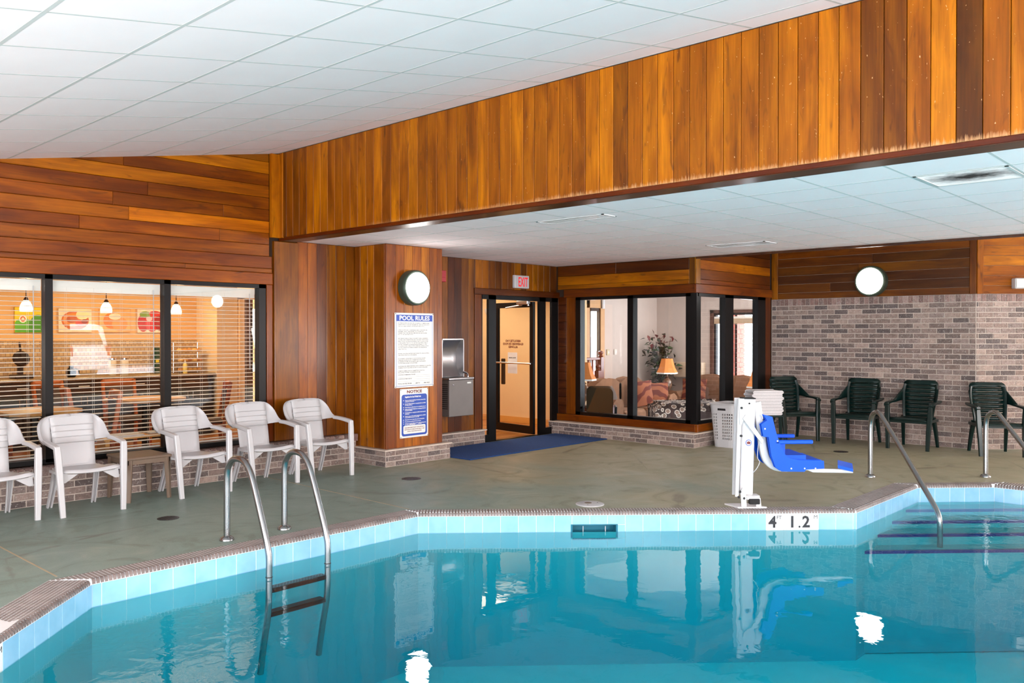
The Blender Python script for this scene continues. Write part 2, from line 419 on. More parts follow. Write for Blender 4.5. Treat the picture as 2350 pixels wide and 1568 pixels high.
def frame(o, s, n):
    """wall frame: x along the wall, y into it, z up"""
    s = Vector(s).normalized(); n = Vector(n).normalized(); z = s.cross(n)
    return Matrix.Translation(Vector(o)) @ Matrix((s, n, z)).transposed().to_4x4()
_cache = {}
def piece(parent, name, s0, s1, z0, z1, out, back, mat, col=None, ch=0.002, dz=0.0):
    """a bevelled slab on a wall frame; out = how far it stands proud, back = how deep it goes in"""
    w, h = s1 - s0, z1 - z0; key = (round(w, 3), round(h, 3), round(out, 4), round(back, 4), mat, ch)
    me = _cache.get(key)
    if me is None:
        b = MB(); c = ch; X, Z = w / 2, h / 2
        fr = [(-X + c, -out, -Z + c), (X - c, -out, -Z + c), (X - c, -out, Z - c), (-X + c, -out, Z - c)]
        md = [(-X, -out + c, -Z), (X, -out + c, -Z), (X, -out + c, Z), (-X, -out + c, Z)]
        bk = [(-X, back, -Z), (X, back, -Z), (X, back, Z), (-X, back, Z)]
        fs = [(0, 1, 2, 3), (11, 10, 9, 8)]
        for a in (0, 4):
            for i in range(4): fs.append((a + i, a + 4 + i, a + 4 + (i + 1) % 4, a + (i + 1) % 4))
        b.add(fr + md + bk, fs); me = b.mesh(name); me.materials.append(M[mat]); _cache[key] = me
    return link(name, me, None, parent, loc=((s0 + s1) / 2, dz, (z0 + z1) / 2), col=col)
def mult(c, k): return (c[0] * k, c[1] * k, c[2] * k, 1)
CED_L, CED_M, CED_D, CED_R = S(204, 116, 42), S(184, 102, 38), S(146, 80, 32), S(160, 82, 44)
def cedar(pal=None):
    a = random.choice(pal or [CED_L, CED_M, CED_M, CED_M, CED_D, CED_L]); k = random.uniform(0.86, 1.14)
    return (a[0] * k, a[1] * k * random.uniform(0.94, 1.06), a[2] * k, 1)
BR = [S(140, 120, 112), S(152, 132, 124), S(118, 103, 98), S(166, 145, 135), S(128, 110, 104), S(104, 92, 90), S(146, 128, 122)]
def brickcol(pal=None):
    a = random.choice(pal or BR); k = random.uniform(0.85, 1.12); return (a[0] * k, a[1] * k, a[2] * k, 1)

# ================================================================ STRUCTURE
def struct(name, mb, mat, mtx=None, smooth=False):
    o = mb.build(name, mat, None, smooth, mtx=mtx); o['kind'] = 'structure'; return o
def quad_bricks(parent, s0, s1, z0, rows, rh, L, out, keep=300, start=0.0, nearest=None, jt=0.011):
    """running-bond bricks on a wall frame; the nearest `keep` are objects, the rest one part"""
    lst = []
    for r in range(rows):
        s = s0 - (L / 2 if r % 2 else 0) - start
        while s < s1 - 0.01:
            a, b = max(s, s0), min(s + L, s1)
            if b - a > 0.02: lst.append((a + jt / 2, b - jt / 2, z0 + r * rh + jt / 2, z0 + (r + 1) * rh - jt / 2))
            s += L
    if nearest is not None: lst.sort(key=lambda q: abs(q[0] - nearest[0]) + 0.35 * abs(q[2] - nearest[1]))
    for q in lst[:keep]: piece(parent, 'brick', *q, out, 0.02, 'brick', brickcol(), 0.003)
    if lst[keep:]:
        b = MB()
        for a, c, d, e in lst[keep:]: b.box(a, c, -out, 0.02, d, e, col=brickcol())
        tag(b.build('brick', 'brick_merged', parent), kind='stuff')
def soldiers(parent, s0, s1, z0, z1, w, out, back=0.02, jt=0.008):
    s = s0
    while s < s1 - 0.02:
        piece(parent, 'brick', s + jt / 2, min(s + w, s1) - jt / 2, z0 + jt / 2, z1 - jt / 3, out, back, 'brick', brickcol([S(150, 122, 116), S(160, 136, 130), S(132, 104, 98), S(120, 100, 96)]), 0.003); s += w
def vplanks(parent, edges, z0, z1, out=0.018, mat='wood_vertical', cols=None, gap=0.003):
    for i in range(len(edges) - 1):
        piece(parent, 'plank', edges[i] + gap / 2, edges[i + 1] - gap / 2, z0, z1, out, 0.004, mat, (cols[i] if cols and i < len(cols) and cols[i] else cedar()), 0.004)
def hplanks(parent, s0, s1, zs, out=0.018, joints=None, cols=None, pal=None, s0f=None, gap=0.003, name='plank'):
    for i in range(len(zs) - 1):
        a0 = s0f(zs[i]) if s0f else s0
        js = [a0] + sorted(j for j in (joints or {}).get(i, []) if a0 + 0.1 < j < s1 - 0.1) + [s1]
        for k in range(len(js) - 1):
            if js[k + 1] - js[k] < 0.03: continue
            c = (cols or {}).get((i, k)) or cedar(pal)
            piece(parent, name, js[k] + 0.001, js[k + 1] - 0.001, zs[i] + gap / 2, zs[i + 1] - gap / 2, out, 0.004, 'wood_horizontal', c, 0.004)

# ---- deck
PP = [(0.9, 4.245), (2.055, 5.40), (4.68, 5.40), (7.325, 2.755), (8.93, 2.755), (9.48, 2.205), (9.48, -3.5), (0.9, -3.5)]
PW = [0.25, 0.165, 0.12, 0.21, 0.11, 0.2, 0.2, 0.25]
def edge(i):
    a = Vector(PP[i] + (0,)); b = Vector(PP[(i + 1) % 8] + (0,)); s = (b - a).normalized(); n = Vector((-s.y, s.x, 0)); return a, b, s, n
def offset_pts():
    out = []
    for i in range(8):
        a, b, s, n = edge(i - 1); a2, b2, s2, n2 = edge(i)
        p = a + n * PW[i - 1]; q = a2 + n2 * PW[i]
        den = s.x * s2.y - s.y * s2.x
        t = ((q.x - p.x) * s2.y - (q.y - p.y) * s2.x) / den
        out.append(p + s * t)
    return out
OP = offset_pts()
outer = [Vector(p + (0,)) for p in [(-3, -6), (15.6, -6), (15.6, -0.3), (12.2, 3.1), (12.2, 5.82), (9.82, 5.82), (9.82, 8.3), (7.05, 8.3), (7.05, 8.1), (-3, 8.1)]]
tris = tessellate_polygon([outer, OP]); allp = outer + OP
b = MB(); b.add([(p.x, p.y, 0) for p in allp], [tuple(t) for t in tris])
deck = struct('floor', b, 'deck_floor')
b = MB()   # control joints filled with pale sealant
for (x0, y0, x1, y1) in [(4.725, 5.57, 4.775, 7.95), (1.93, 5.62, 1.93, 8.04), (10.9, 0.85, 9.66, 2.12), (9.0, 3.0, 10.6, 5.3)]:
    d = Vector((x1 - x0, y1 - y0, 0)); L = d.length; d.normalize(); nn = Vector((-d.y, d.x, 0)) * 0.006; p = Vector((x0, y0, 0.0005)); q = Vector((x1, y1, 0.0005))
    up = Vector((0, 0, 0.0012)); b.add([p - nn, q - nn, q + nn, p + nn, p - nn + up, q - nn + up, q + nn + up, p + nn + up], [(4, 5, 6, 7), (0, 1, 5, 4), (2, 3, 7, 6), (1, 2, 6, 5), (3, 0, 4, 7)])
plain('sealant', S(176, 160, 134), 0.8)
b.build('control_joint', 'sealant', deck)

# ---- pool shell, coping and waterline tile
pool = tag(MB().build('pool_shell', 'pool_plaster') if False else bpy.data.objects.new('pool', None), kind='structure'); COL.objects.link(pool)
b = MB(); b.add([(p[0], p[1], -1.3) for p in PP], [tuple(range(8))]); b.build('basin_floor', 'pool_plaster', pool)
b = MB()
for i in range(8):
    p, q = PP[i], PP[(i + 1) % 8]; b.add([(p[0], p[1], -1.3), (q[0], q[1], -1.3), (q[0], q[1], -0.174), (p[0], p[1], -0.174)], [(0, 1, 2, 3)])
b.build('basin_wall', 'pool_wall_shaded', pool)
b = MB()
for i in range(8):
    a, c, s, nn = edge(i)
    o1, o2 = OP[i], OP[(i + 1) % 8]
    L_ = (c - a).length
    for s0_, s1_, zb_ in (((0, 1.30, -0.174), (1.30, 1.67, -0.112), (1.67, L_, -0.174)) if i == 2 else ((0, L_, -0.174),)):
        q0, q1 = a + s * s0_, a + s * s1_
        b.add([(q0.x, q0.y, -0.02), (q1.x, q1.y, -0.02), (q1.x, q1.y, zb_), (q0.x, q0.y, zb_)], [(0, 1, 2, 3)])
    e1 = a + nn * 0.022; e2 = c + nn * 0.022
    b.add([(e1.x, e1.y, 0.0004), (e2.x, e2.y, 0.0004), (o2.x, o2.y, 0.0004), (o1.x, o1.y, 0.0004)], [(0, 1, 2, 3)])
    b.add([(e1.x, e1.y, -0.003), (e2.x, e2.y, -0.003), (c.x, c.y, -0.022), (a.x, a.y, -0.022)], [(0, 1, 2, 3)])
b.build('grout_bed', 'grout', pool)
b = MB()
arrow_quad = None
for i in (0, 1, 2, 3, 4, 5):
    a, c, s, nn = edge(i); L = (c - a).length; w = PW[i]; o1 = (OP[i] - a).dot(s); o2 = (OP[(i + 1) % 8] - a).dot(s); p = 0.0252
    if i == 5: L = 2.2
    nrow = int((w - 0.024) / p)
    for r in range(nrow + 1):
        d0 = 0.024 + r * p; d1 = min(d0 + p - 0.0048, w)
        if d1 - d0 < 0.008: continue
        f = (d0 + d1) / 2 / w; lo = o1 * f; hi = L + (o2 - L) * f if i != 5 else L
        k = math.ceil(lo / p)
        while k * p + p < hi:
            q0 = a + s * (k * p) + nn * d0; q1 = q0 + s * (p - 0.0048); q2 = q1 + nn * (d1 - d0); q3 = q0 + nn * (d1 - d0)
            zt = 0.0012; b.add([(q.x, q.y, zt) for q in (q0, q1, q2, q3)] + [(q.x, q.y, -0.004) for q in (q0, q1, q2, q3)], [(0, 1, 2, 3), (0, 1, 5, 4), (1, 2, 6, 5), (2, 3, 7, 6), (3, 0, 4, 7)]); k += 1
tag(b.build('mosaic_tile', 'coping_tile', pool), kind='stuff')
b = MB()
arc = [(-0.001, -0.031), (-0.001, -0.018), (0.004, -0.006), (0.012, 0.0), (0.0215, 0.0018)]
for i in (0, 1, 2, 3, 4, 5):
    a, c, s, nn = edge(i); L = (c - a).length if i != 5 else 2.2; k = 0; p = 0.0252
    while k * p + p < L:
        rows = []
        for t_ in (k * p + 0.0018, k * p + p - 0.0030): rows.append([tuple(a + s * t_ + nn * h_ + Vector((0, 0, z_))) for h_, z_ in arc])
        b.grid(rows); k += 1
tag(b.build('bullnose_tile', 'coping_tile', pool, smooth=True), kind='stuff')
TW = 0.151
efr = []
for i in range(6):
    a, c, s, nn = edge(i); fr = thing('tile_band', None, None, mtx=frame(a, s, nn)); fr.parent = pool; efr.append((fr, (c - a).length))
def text(parent, body, size, mat, mtx, name='lettering', bold=0.0, align='CENTER', ext=0.0006, w=None, spacing=1.0, res=2, line=1.0, maxw=None):
    cu = bpy.data.curves.new(name, 'FONT'); cu.body = body; cu.size = size; cu.extrude = ext; cu.offset = bold; cu.align_x = align
    cu.resolution_u = res; cu.space_character = spacing; cu.space_line = line; cu.fill_mode = 'FRONT' if ext < 0.0003 else 'BOTH'
    tmp = bpy.data.objects.new('tmp', cu); COL.objects.link(tmp); bpy.context.view_layer.update()
    me = bpy.data.meshes.new_from_object(tmp.evaluated_get(bpy.context.evaluated_depsgraph_get()))
    bpy.data.objects.remove(tmp); me.materials.clear(); me.materials.append(M[mat])
    if maxw:
        xs = [v.co.x for v in me.vertices]
        if max(xs) - min(xs) > maxw: w = maxw
    if w:
        xs = [v.co.x for v in me.vertices]; k = w / max(1e-6, max(xs) - min(xs))
        for v in me.vertices: v.co.x *= k
    o = bpy.data.objects.new(name, me); COL.objects.link(o)
    if parent: o.parent = parent
    o.matrix_basis = mtx; return o
TXR = Matrix(((1, 0, 0, 0), (0, 0, -1, 0), (0, 1, 0, 0), (0, 0, 0, 1)))   # text plane stood up on a wall frame, facing -y
def at_wall(x, z, out): return Matrix.Translation((x, -out, z)) @ TXR
for i, (fr, L) in enumerate(efr):
    if i == 5: L = 2.2
    off = {0: 0.055, 2: 0.088}.get(i, (L % TW)); s = off - TW; cuts = []
    while s < L: cuts.append((max(s, 0), min(s + TW, L))); s += TW
    for (s0, s1) in cuts:
        if s1 - s0 < 0.02: continue
        white = (i == 2 and s0 > 2.9 and s1 < 3.45) or (i == 0 and 0.19 < s0 and s1 < 0.67)
        if i == 2 and s1 > 1.30 and s0 < 1.67:
            piece(fr, 'wall_tile', s0 + 0.002, s1 - 0.002, -0.112, -0.034, 0.002, 0.006, 'pool_tile', None, 0.001)
            for u0, u1 in ((s0, min(s1, 1.29)), (max(s0, 1.68), s1)):
                if u1 - u0 > 0.02: piece(fr, 'wall_tile', u0 + 0.002, u1 - 0.002, -0.176, -0.116, 0.002, 0.006, 'pool_tile', None, 0.001)
        else:
            piece(fr, 'wall_tile', s0 + 0.002, s1 - 0.002, -0.176, -0.034, 0.002, 0.006, 'pool_tile_white' if white else 'pool_tile', None, 0.001)
for i, x0 in ((2, 2.957), (0, 0.207)):
    fr = efr[i][0]
    for body, sz, x, z, bd in (('4', 0.135, 0.055, -0.148, 0.004), ('FT', 0.042, 0.112, -0.078, 0.0003), ('1', 0.135, 0.225, -0.148, 0.004), ('.', 0.10, 0.288, -0.150, 0.003), ('2', 0.135, 0.345, -0.148, 0.004), ('M', 0.045, 0.428, -0.078, 0.0)):
        text(fr, body, sz, 'ink_black', at_wall(x0 + x, z, 0.0022), 'numeral' if body in '412' else 'letter', bd, ext=0.0004)
# skimmer mouth in the long diagonal side
fr = efr[2][0]
plain('skimmer_body', S(20, 116, 140), 0.4)
b = MB(); b.box(1.285, 1.30, -0.004, 0.16, -0.22, -0.112); b.box(1.67, 1.685, -0.004, 0.16, -0.22, -0.112); b.box(1.285, 1.685, -0.004, 0.16, -0.115, -0.108); b.box(1.30, 1.67, 0.15, 0.16, -0.22, -0.112); b.box(1.30, 1.67, 0.0, 0.16, -0.24, -0.225)
b.build('skimmer_mouth', 'skimmer_body', fr)
b = MB()
for sx in (1.39, 1.58): b.box(sx, sx + 0.006, 0.02, 0.03, -0.20, -0.13)
b.build('skimmer_weir', 'white_plastic', fr)
# white deck marker set in the coping
a, c, s, nn = edge(0)
b = MB(); b.prism([(0.55, 0.03), (0.76, 0.03), (0.91, 0.045), (0.86, 0.075), (0.93, 0.20), (0.78, 0.20), (0.74, 0.10), (0.55, 0.10)], 0.0004, 0.0022)
mk_ = b.build('marker_tile', 'pool_tile_white', efr[0][0])
b = MB(); b.prism([(0.60, 0.05), (0.70, 0.05), (0.74, 0.07), (0.60, 0.085)], 0.0022, 0.0028)
b.build('marker_symbol', 'ink_grey', mk_)
# steps into the pool
r2 = math.sqrt(2); b = MB(); st = []
for d_, z_ in ((1.0, -0.40), (0.78, -0.31), (0.52, -0.25), (0.25, -0.20)):
    poly = [(8.93 - d_ * r2, 2.755), (8.93, 2.755), (9.48, 2.205), (9.48, 2.205 - d_ * r2)]
    bb = MB(); bb.prism([(x - 0.0, y) for x, y in poly], -1.29, z_)
    so = bb.build('step', 'pool_step_shaded', pool)
    bb = MB(); p0 = Vector(poly[0] + (z_,)); p1 = Vector(poly[3] + (z_,)); dd = (p1 - p0).normalized(); w_ = Vector((0.7071, 0.7071, 0)) * 0.035
    q = [p0 - w_ * 0.1, p1 - w_ * 0.1, p1 + w_, p0 + w_]; up = Vector((0, 0, 0.004)); dn = Vector((0, 0, -0.02))
    bb.add([v + up for v in q] + [v + dn for v in q], [(0, 1, 2, 3), (0, 1, 5, 4), (1, 2, 6, 5), (2, 3, 7, 6), (3, 0, 4, 7)]); bb.build('step_nosing', 'navy_tile', so)
b = MB(); WP = []
for i in range(8):
    a, c, s, nn = edge(i - 1); a2, c2, s2, n2 = edge(i); q = a2 + (nn + n2).normalized() * 0.012; WP.append((q.x, q.y))
b.add([(x, y, -0.17) for x, y in WP] + [(x, y, -1.32) for x, y in WP], [tuple(range(7, -1, -1)), tuple(range(8, 16))] + [(i, (i + 1) % 8, 8 + (i + 1) % 8, 8 + i) for i in range(8)])
wt = b.build('pool_water', 'water'); tag(wt, 'clear turquoise pool water with light ripples', 'water')

# ---- high sloped ceiling
TL = math.atan(0.1725); ct, sn = math.cos(TL), math.sin(TL)
hm = frame((5.05, 0, 3.459), (ct, 0, sn), (0, 1, 0))
b = MB(); b.box(-8.2 / ct, 0.02, -6, 8.14, 0.03, 0.06)
hc = struct('ceiling', b, 'ceiling_void', hm)
xl = [3.0 + 0.585 * k for k in range(-11, 4)] + [5.06]; xl = [x for x in xl if -3.2 < x < 4.9] + [5.05]
yl = [-6.0] + [3.725 + 0.578 * k for k in range(-16, 8)] + [8.13]
def ceil_tiles(parent, xs, ys, name='ceiling_tile', skip=()):
    for i in range(len(xs) - 1):
        for j in range(len(ys) - 1):
            if (i, j) in skip: continue
            w, h = xs[i + 1] - xs[i], ys[j + 1] - ys[j]
            key = ('ct', round(w, 3), round(h, 3)); me = _cache.get(key)
            if me is None:
                bb = MB(); g = 0.009; X, Y = w / 2 - g, h / 2 - g
                bb.box(-X, X, -Y, Y, 0.0015, 0.022); me = bb.mesh(name); me.materials.append(M['tile_ceiling']); _cache[key] = me
            link(name, me, None, parent, loc=((xs[i] + xs[i + 1]) / 2, (ys[j] + ys[j + 1]) / 2, 0))
def bars(parent, xs, ys, w=0.011):
    b = MB()
    for x in xs: b.box(x - w, x + w, ys[0], ys[-1], 0.0005, 0.006)
    b.build('main_tee', 'tee_bar', parent)
    b = MB()
    for y in ys: b.box(xs[0], xs[-1], y - w * 0.8, y + w * 0.8, 0.001, 0.006)
    b.build('cross_tee', 'tee_bar', parent)
us = [(x - 5.05) / ct for x in xl]
ceil_tiles(hc, us, yl); bars(hc, us, yl)

# ---- low flat ceiling
b = MB(); b.box(5.20, 10.05, -6, 8.35, 0.03, 0.06)
lc = struct('ceiling_low', b, 'ceiling_void', Matrix.Translation((0, 0, 2.525)))
lx = [5.25, 5.30] + [5.30 + 0.53 * k for k in range(1, 9)] + [9.93]
lx = [5.25] + [5.83 + 0.53 * k for k in range(0, 8)] + [9.93]
ly = [-6.0] + [5.88 + 0.575 * k for k in range(-20, 4)] + [8.28]
ceil_tiles(lc, lx, ly, skip={(1, ly.index(min(ly, key=lambda v: abs(v - 1.28))))}); bars(lc, lx, ly)
# return grille set in the low ceiling
gy = min(ly, key=lambda v: abs(v - 1.28)); gy1 = ly[ly.index(gy) + 1]
g = thing('ceiling_grille', 'white return-air grille blackened with soot in the low ceiling', 'grille', ((lx[1] + lx[2]) / 2, (gy + gy1) / 2, 2.525))
W2, H2 = (lx[2] - lx[1]) / 2 - 0.012, (gy1 - gy) / 2 - 0.012
b = MB(); b.box(-W2, W2, -H2, H2, 0.012, 0.02); b.build('core', 'dirty_grille', g)
b = MB()
for x0, x1, y0, y1 in ((-W2, W2, -H2, -H2 + 0.02), (-W2, W2, H2 - 0.02, H2), (-W2, -W2 + 0.02, -H2, H2), (W2 - 0.02, W2, -H2, H2)): b.box(x0, x1, y0, y1, -0.002, 0.014)
b.build('rim', 'tee_bar', g)
b = MB(); k = -W2 + 0.03
while k < W2 - 0.03: b.box(k, k + 0.004, -H2 + 0.02, H2 - 0.02, 0.002, 0.013); k += 0.02
tag(b.build('louvre', 'dirty_grille', g), kind='stuff')
def slot_vent(x0, x1, y0, y1, label):
    g = thing('ceiling_vent', label, 'vent', ((x0 + x1) / 2, (y0 + y1) / 2, 2.525), group='long slot vents'); X, Y = (x1 - x0) / 2, (y1 - y0) / 2
    b = MB()
    for a in ((-X, X, -Y, -Y + 0.018), (-X, X, Y - 0.018, Y), (-X, -X + 0.018, -Y, Y), (X - 0.018, X, -Y, Y)): b.box(*a, -0.005, 0.006)
    b.build('frame', 'white_enamel', g)
    b = MB(); b.box(-X + 0.018, X - 0.018, -Y + 0.018, Y - 0.018, 0.001, 0.003); b.build('back_plate', 'grey_enamel', g)
    for k in range(3):
        xx = -X + 0.05 + k * (2 * X - 0.1) / 2
        b = MB(); b.box(xx - 0.016, xx + 0.016, -Y + 0.02, Y - 0.02, -0.003, 0.001); b.build('blade', 'white_enamel', g)
slot_vent(5.84, 6.04, 4.345, 5.10, 'white slot vent in the low ceiling nearer the wooden soffit')
slot_vent(8.74, 9.06, 4.30, 5.03, 'white slot vent in the low ceiling close to the lounge corner')

# ---- fascia between the two ceilings
fm = frame((5.068, 8.13, 0), (0, -1, 0), (1, 0, 0))
b = MB(); b.box(-0.1, 14.13, 0, 0.16, 2.55, 3.60)
fa = struct('wall_fascia', b, 'backing_dark', fm)
ed = [0.0]
ye = [8.03, 7.967, 7.843, 7.723, 7.588, 7.463, 7.339, 7.215, 7.093, 6.967, 6.837, 6.717, 6.587, 6.465, 6.34, 6.21]
while ye[-1] > 4.7: ye.append(ye[-1] - 0.1275)
ye = [y for y in ye if y > 4.6] + [4.55, 4.432, 4.299, 4.175, 4.049, 3.922, 3.793, 3.665, 3.539, 3.411, 3.287, 3.157, 3.031, 2.905, 2.778, 2.65, 2.527, 2.397, 2.269, 2.14, 2.014, 1.886, 1.754, 1.628, 1.501, 1.371, 1.24, 1.108]
n_near = len(ye)
while ye[-1] > -5.8: ye.append(ye[-1] - 0.128)
L_, M_, D_ = CED_L, CED_M, CED_D
tone = [D_, M_, D_, M_, L_, L_, L_, M_, M_, M_, L_, L_, M_, L_, M_, L_]
right = [M_, M_, L_, M_, M_, L_, L_, D_, M_, L_, L_, L_, M_, M_, L_, M_, M_, M_, M_, L_, M_, mult(D_, 0.9), mult(D_, 0.9), M_, (0.66, 0.21, 0.04, 1), mult(D_, 0.5), M_]
i0 = ye.index(4.55)
for i in range(len(ye) - 1):
    c = tone[i] if i < len(tone) else right[i - i0] if i0 <= i < i0 + len(right) else random.choice([L_, M_, M_, L_])
    k = random.uniform(0.9, 1.1); wear = 0.0 if ye[i] > 6.6 else min(1.0, 0.25 + (6.6 - ye[i]) / 4.0)
    piece(fa, 'plank', 8.13 - ye[i] + 0.0015, 8.13 - ye[i + 1] - 0.0015, 2.545, 3.455, 0.018, 0.004, 'wood_worn', (c[0] * k, c[1] * k, c[2] * k, wear), 0.004)
piece(fa, 'trim_board', 0.0, 8.13 + 5.9, 2.512, 2.545, 0.012, 0.03, 'wood_horizontal', S(112, 48, 28), 0.003)
piece(fa, 'corner_board', 0.0, 0.10, 2.54, 3.455, 0.026, 0.0, 'wood_vertical', mult(CED_L, 1.0), 0.004)
b = MB(); b.box(0.0, 14.0, -0.002, 0.185, 2.508, 2.53); so = b.build('soffit_board', 'wood_horizontal', fa, col=S(92, 54, 36))
b = MB(); b.box(4.944, 5.048, 8.085, 8.128, 2.54, 3.44); tag(b.build('trim_1', 'wood_vertical', None, col=mult(CED_L, 1.05)), kind='structure')

# ---- left wall with the dining window
WX0, WX1 = 1.70, 4.908
wm = frame((0, 8.15, 0), (1, 0, 0), (0, 1, 0))
b = MB(); b.box(-3, WX0, 0, 0.12, 0, 2.95); b.box(WX1, 6.10, 0, 0.12, 0, 3.60); b.box(WX0, WX1, 0, 0.12, 2.04, 3.60); b.box(0.0, WX0, 0, 0.12, 2.9, 3.1); b.box(WX0, WX1, 0, 0.12, 0, 0.335)
wl = struct('wall_left', b, 'backing_dark', wm)
zs = [2.157, 2.205, 2.336, 2.461, 2.584, 2.712, 2.838, 2.967, 3.094, 3.222, 3.35, 3.44]
RB = [S(150, 76, 36), S(164, 86, 42), S(140, 70, 34)]
jn = {0: [4.0, 1.2], 1: [1.3], 2: [0.9, 4.9], 3: [3.0, 4.37], 4: [3.446, 1.0], 5: [3.3, 4.41], 6: [3.63], 7: [2.0], 8: [3.4], 9: [], 10: []}
cl = {(4, 2): mult(S(216, 116, 42), 1.05), (3, 3): mult(RB[2], 0.85), (5, 3): mult(CED_D, 0.8), (6, 2): mult(CED_D, 1.0), (7, 1): S(190, 104, 36), (7, 0): S(190, 104, 36), (8, 0): S(150, 76, 22), (9, 0): S(204, 116, 36), (10, 0): S(150, 82, 24)}
hplanks(wl, -3, 4.944, zs[2:], joints={k - 2: v for k, v in jn.items()}, cols={(k[0] - 2, k[1]): v for k, v in cl.items()}, pal=RB, s0f=lambda z: max(-2.95, 5.05 - (3.459 - z) / 0.1725 - 0.02))
hplanks(wl, -2.9, 4.98, zs[:3], joints={0: [4.0, 1.2], 1: [1.3]}, pal=RB)
piece(wl, 'trim_board', 1.2, 4.985, 2.034, 2.155, 0.024, 0.004, 'wood_horizontal', S(172, 92, 54), 0.004)
piece(wl, 'casing', 4.912, 4.984, 0.34, 2.032, 0.022, 0.004, 'wood_vertical', S(146, 74, 46), 0.004)
vplanks(wl, [-2.95 + 0.128 * k for k in range(37)], 0.345, 2.15, 0.014)
# posts and boards under the fascia end
piece(wl, 'post', 4.988, 5.288, 0.34, 2.506, 0.05, 0.004, 'wood_vertical', S(150, 82, 30), 0.006)
vplanks(wl, [5.29, 5.425, 5.549, 5.675, 5.803, 5.938, 6.064], 0.338, 2.522, 0.02, cols=[S(184, 98, 46), S(182, 98, 46), S(120, 64, 40), S(156, 86, 22), S(150, 80, 20), S(140, 74, 18)])
# black window frame
b = MB(); 
for x0, x1 in ((WX0, 1.76), (2.712, 2.777), (3.791, 3.857), (4.825, 4.908)): b.box(x0, x1, -0.012, 0.08, 0.36, 2.032)
b.box(WX0, WX1, -0.012, 0.08, 1.992, 2.032); b.box(WX0, WX1, -0.012, 0.08, 0.345, 0.388)
wi = tag(b.build('window_1', 'black_metal', None, mtx=frame((0, 8.155, 0), (1, 0, 0), (0, 1, 0))), kind='structure')
for x0, x1 in ((1.76, 2.712), (2.777, 3.791), (3.857, 4.825)):
    b = MB(); b.box(x0, x1, 0.03, 0.034, 0.388, 1.992); b.build('pane', 'glass', wi)
# low brick ledge below it
lm = frame((0, 8.058, 0), (1, 0, 0), (0, 1, 0))
b = MB(); b.box(-3, 6.03, 0, 0.10, 0, 0.325)
lg = struct('wall_ledge', b, 'mortar', lm)
quad_bricks(lg, 1.0, 6.03, 0.0, 4, 0.0625, 0.197, 0.006, start=0.05)
soldiers(lg, 1.0, 6.07, 0.25, 0.337, 0.0657, 0.008, 0.12)

# ---- pillar with the notices
cm = frame((0, 7.57, 0), (1, 0, 0), (0, 1, 0))
b = MB(); b.box(6.085, 6.93, 0, 0.6, 0.19, 2.53)
cp = struct('wall_pillar', b, 'backing_dark', cm)
vplanks(cp, [6.068, 6.217, 6.339, 6.465, 6.599, 6.726, 6.85, 6.932], 0.195, 2.522, 0.02, cols=[S(166, 88, 44), S(176, 92, 40), S(196, 112, 46), S(190, 102, 38), S(202, 116, 44), S(180, 94, 34), S(150, 72, 30)])
sm = frame((6.087, 8.15, 0), (0, -1, 0), (1, 0, 0)); e = thing('plank_group', None, None, mtx=cm.inverted() @ sm); e.parent = cp
vplanks(e, [0.0, 0.13, 0.268, 0.384, 0.575], 0.195, 2.522, 0.02, cols=[S(168, 88, 20), S(196, 112, 26), S(200, 112, 28), S(150, 78, 22)])
bm_ = frame((0, 7.506, 0), (1, 0, 0), (0, 1, 0)); b = MB(); b.box(6.028, 7.012, 0, 0.6, 0, 0.178)
cb = struct('wall_pillar_base', b, 'mortar', bm_)
quad_bricks(cb, 6.028, 7.02, 0.0, 3, 0.0595, 0.197, 0.006, start=0.06)
e = thing('brick_group', None, None, mtx=bm_.inverted() @ frame((6.026, 8.06, 0), (0, -1, 0), (1, 0, 0))); e.parent = cb
quad_bricks(e, 0.0, 0.556, 0.0, 3, 0.0595, 0.197, 0.006, start=0.02)
b = MB(); b.box(6.005, 7.035, -0.02, 0.10, 0.18, 0.193); b.box(6.005, 6.09, 0.10, 0.54, 0.18, 0.193); plain('cap_stone', S(216, 200, 186), 0.6); b.build('cap', 'cap_stone', cb)

# ---- nook wall, door surround
nm = frame((0, 8.27, 0), (1, 0, 0), (0, 1, 0))
b = MB(); b.box(6.9, 8.30, 0, 0.12, 0.0, 2.56); b.box(8.30, 10.1, 0, 0.12, 2.05, 2.56); b.box(9.95, 10.1, 0, 0.12, 0.0, 2.05)
nk = struct('wall_back', b, 'backing_dark', nm)
NE = [6.95, 7.04, 7.17, 7.30, 7.43, 7.573, 7.676, 7.795, 7.928, 8.058, 8.165]
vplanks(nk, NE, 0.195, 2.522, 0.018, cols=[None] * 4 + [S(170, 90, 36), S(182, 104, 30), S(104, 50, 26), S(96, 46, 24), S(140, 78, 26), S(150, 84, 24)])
NE2 = [8.165, 8.188, 8.32, 8.451, 8.579, 8.714, 8.84, 8.977, 9.116, 9.242, 9.376, 9.493, 9.624, 9.764, 9.925]
vplanks(nk, NE2, 2.135, 2.522, 0.018, cols=[random.choice([S(168, 96, 26), S(126, 66, 20), S(176, 98, 28), S(108, 56, 18)]) for _ in NE2])
piece(nk, 'casing', 8.168, 8.30, 0.195, 2.045, 0.03, 0.0, 'wood_vertical', S(132, 66, 26), 0.004)
piece(nk, 'casing', 9.945, 9.985, 0.0, 2.045, 0.03, 0.0, 'wood_vertical', S(120, 58, 26), 0.004)
piece(nk, 'casing_head', 8.16, 9.98, 2.046, 2.132, 0.04, 0.0, 'wood_horizontal', S(100, 48, 24), 0.004)
b = MB(); b.box(7.02, 8.285, 0, 0.10, 0, 0.178)
nb = struct('wall_back_base', b, 'mortar', frame((0, 8.166, 0), (1, 0, 0), (0, 1, 0)))
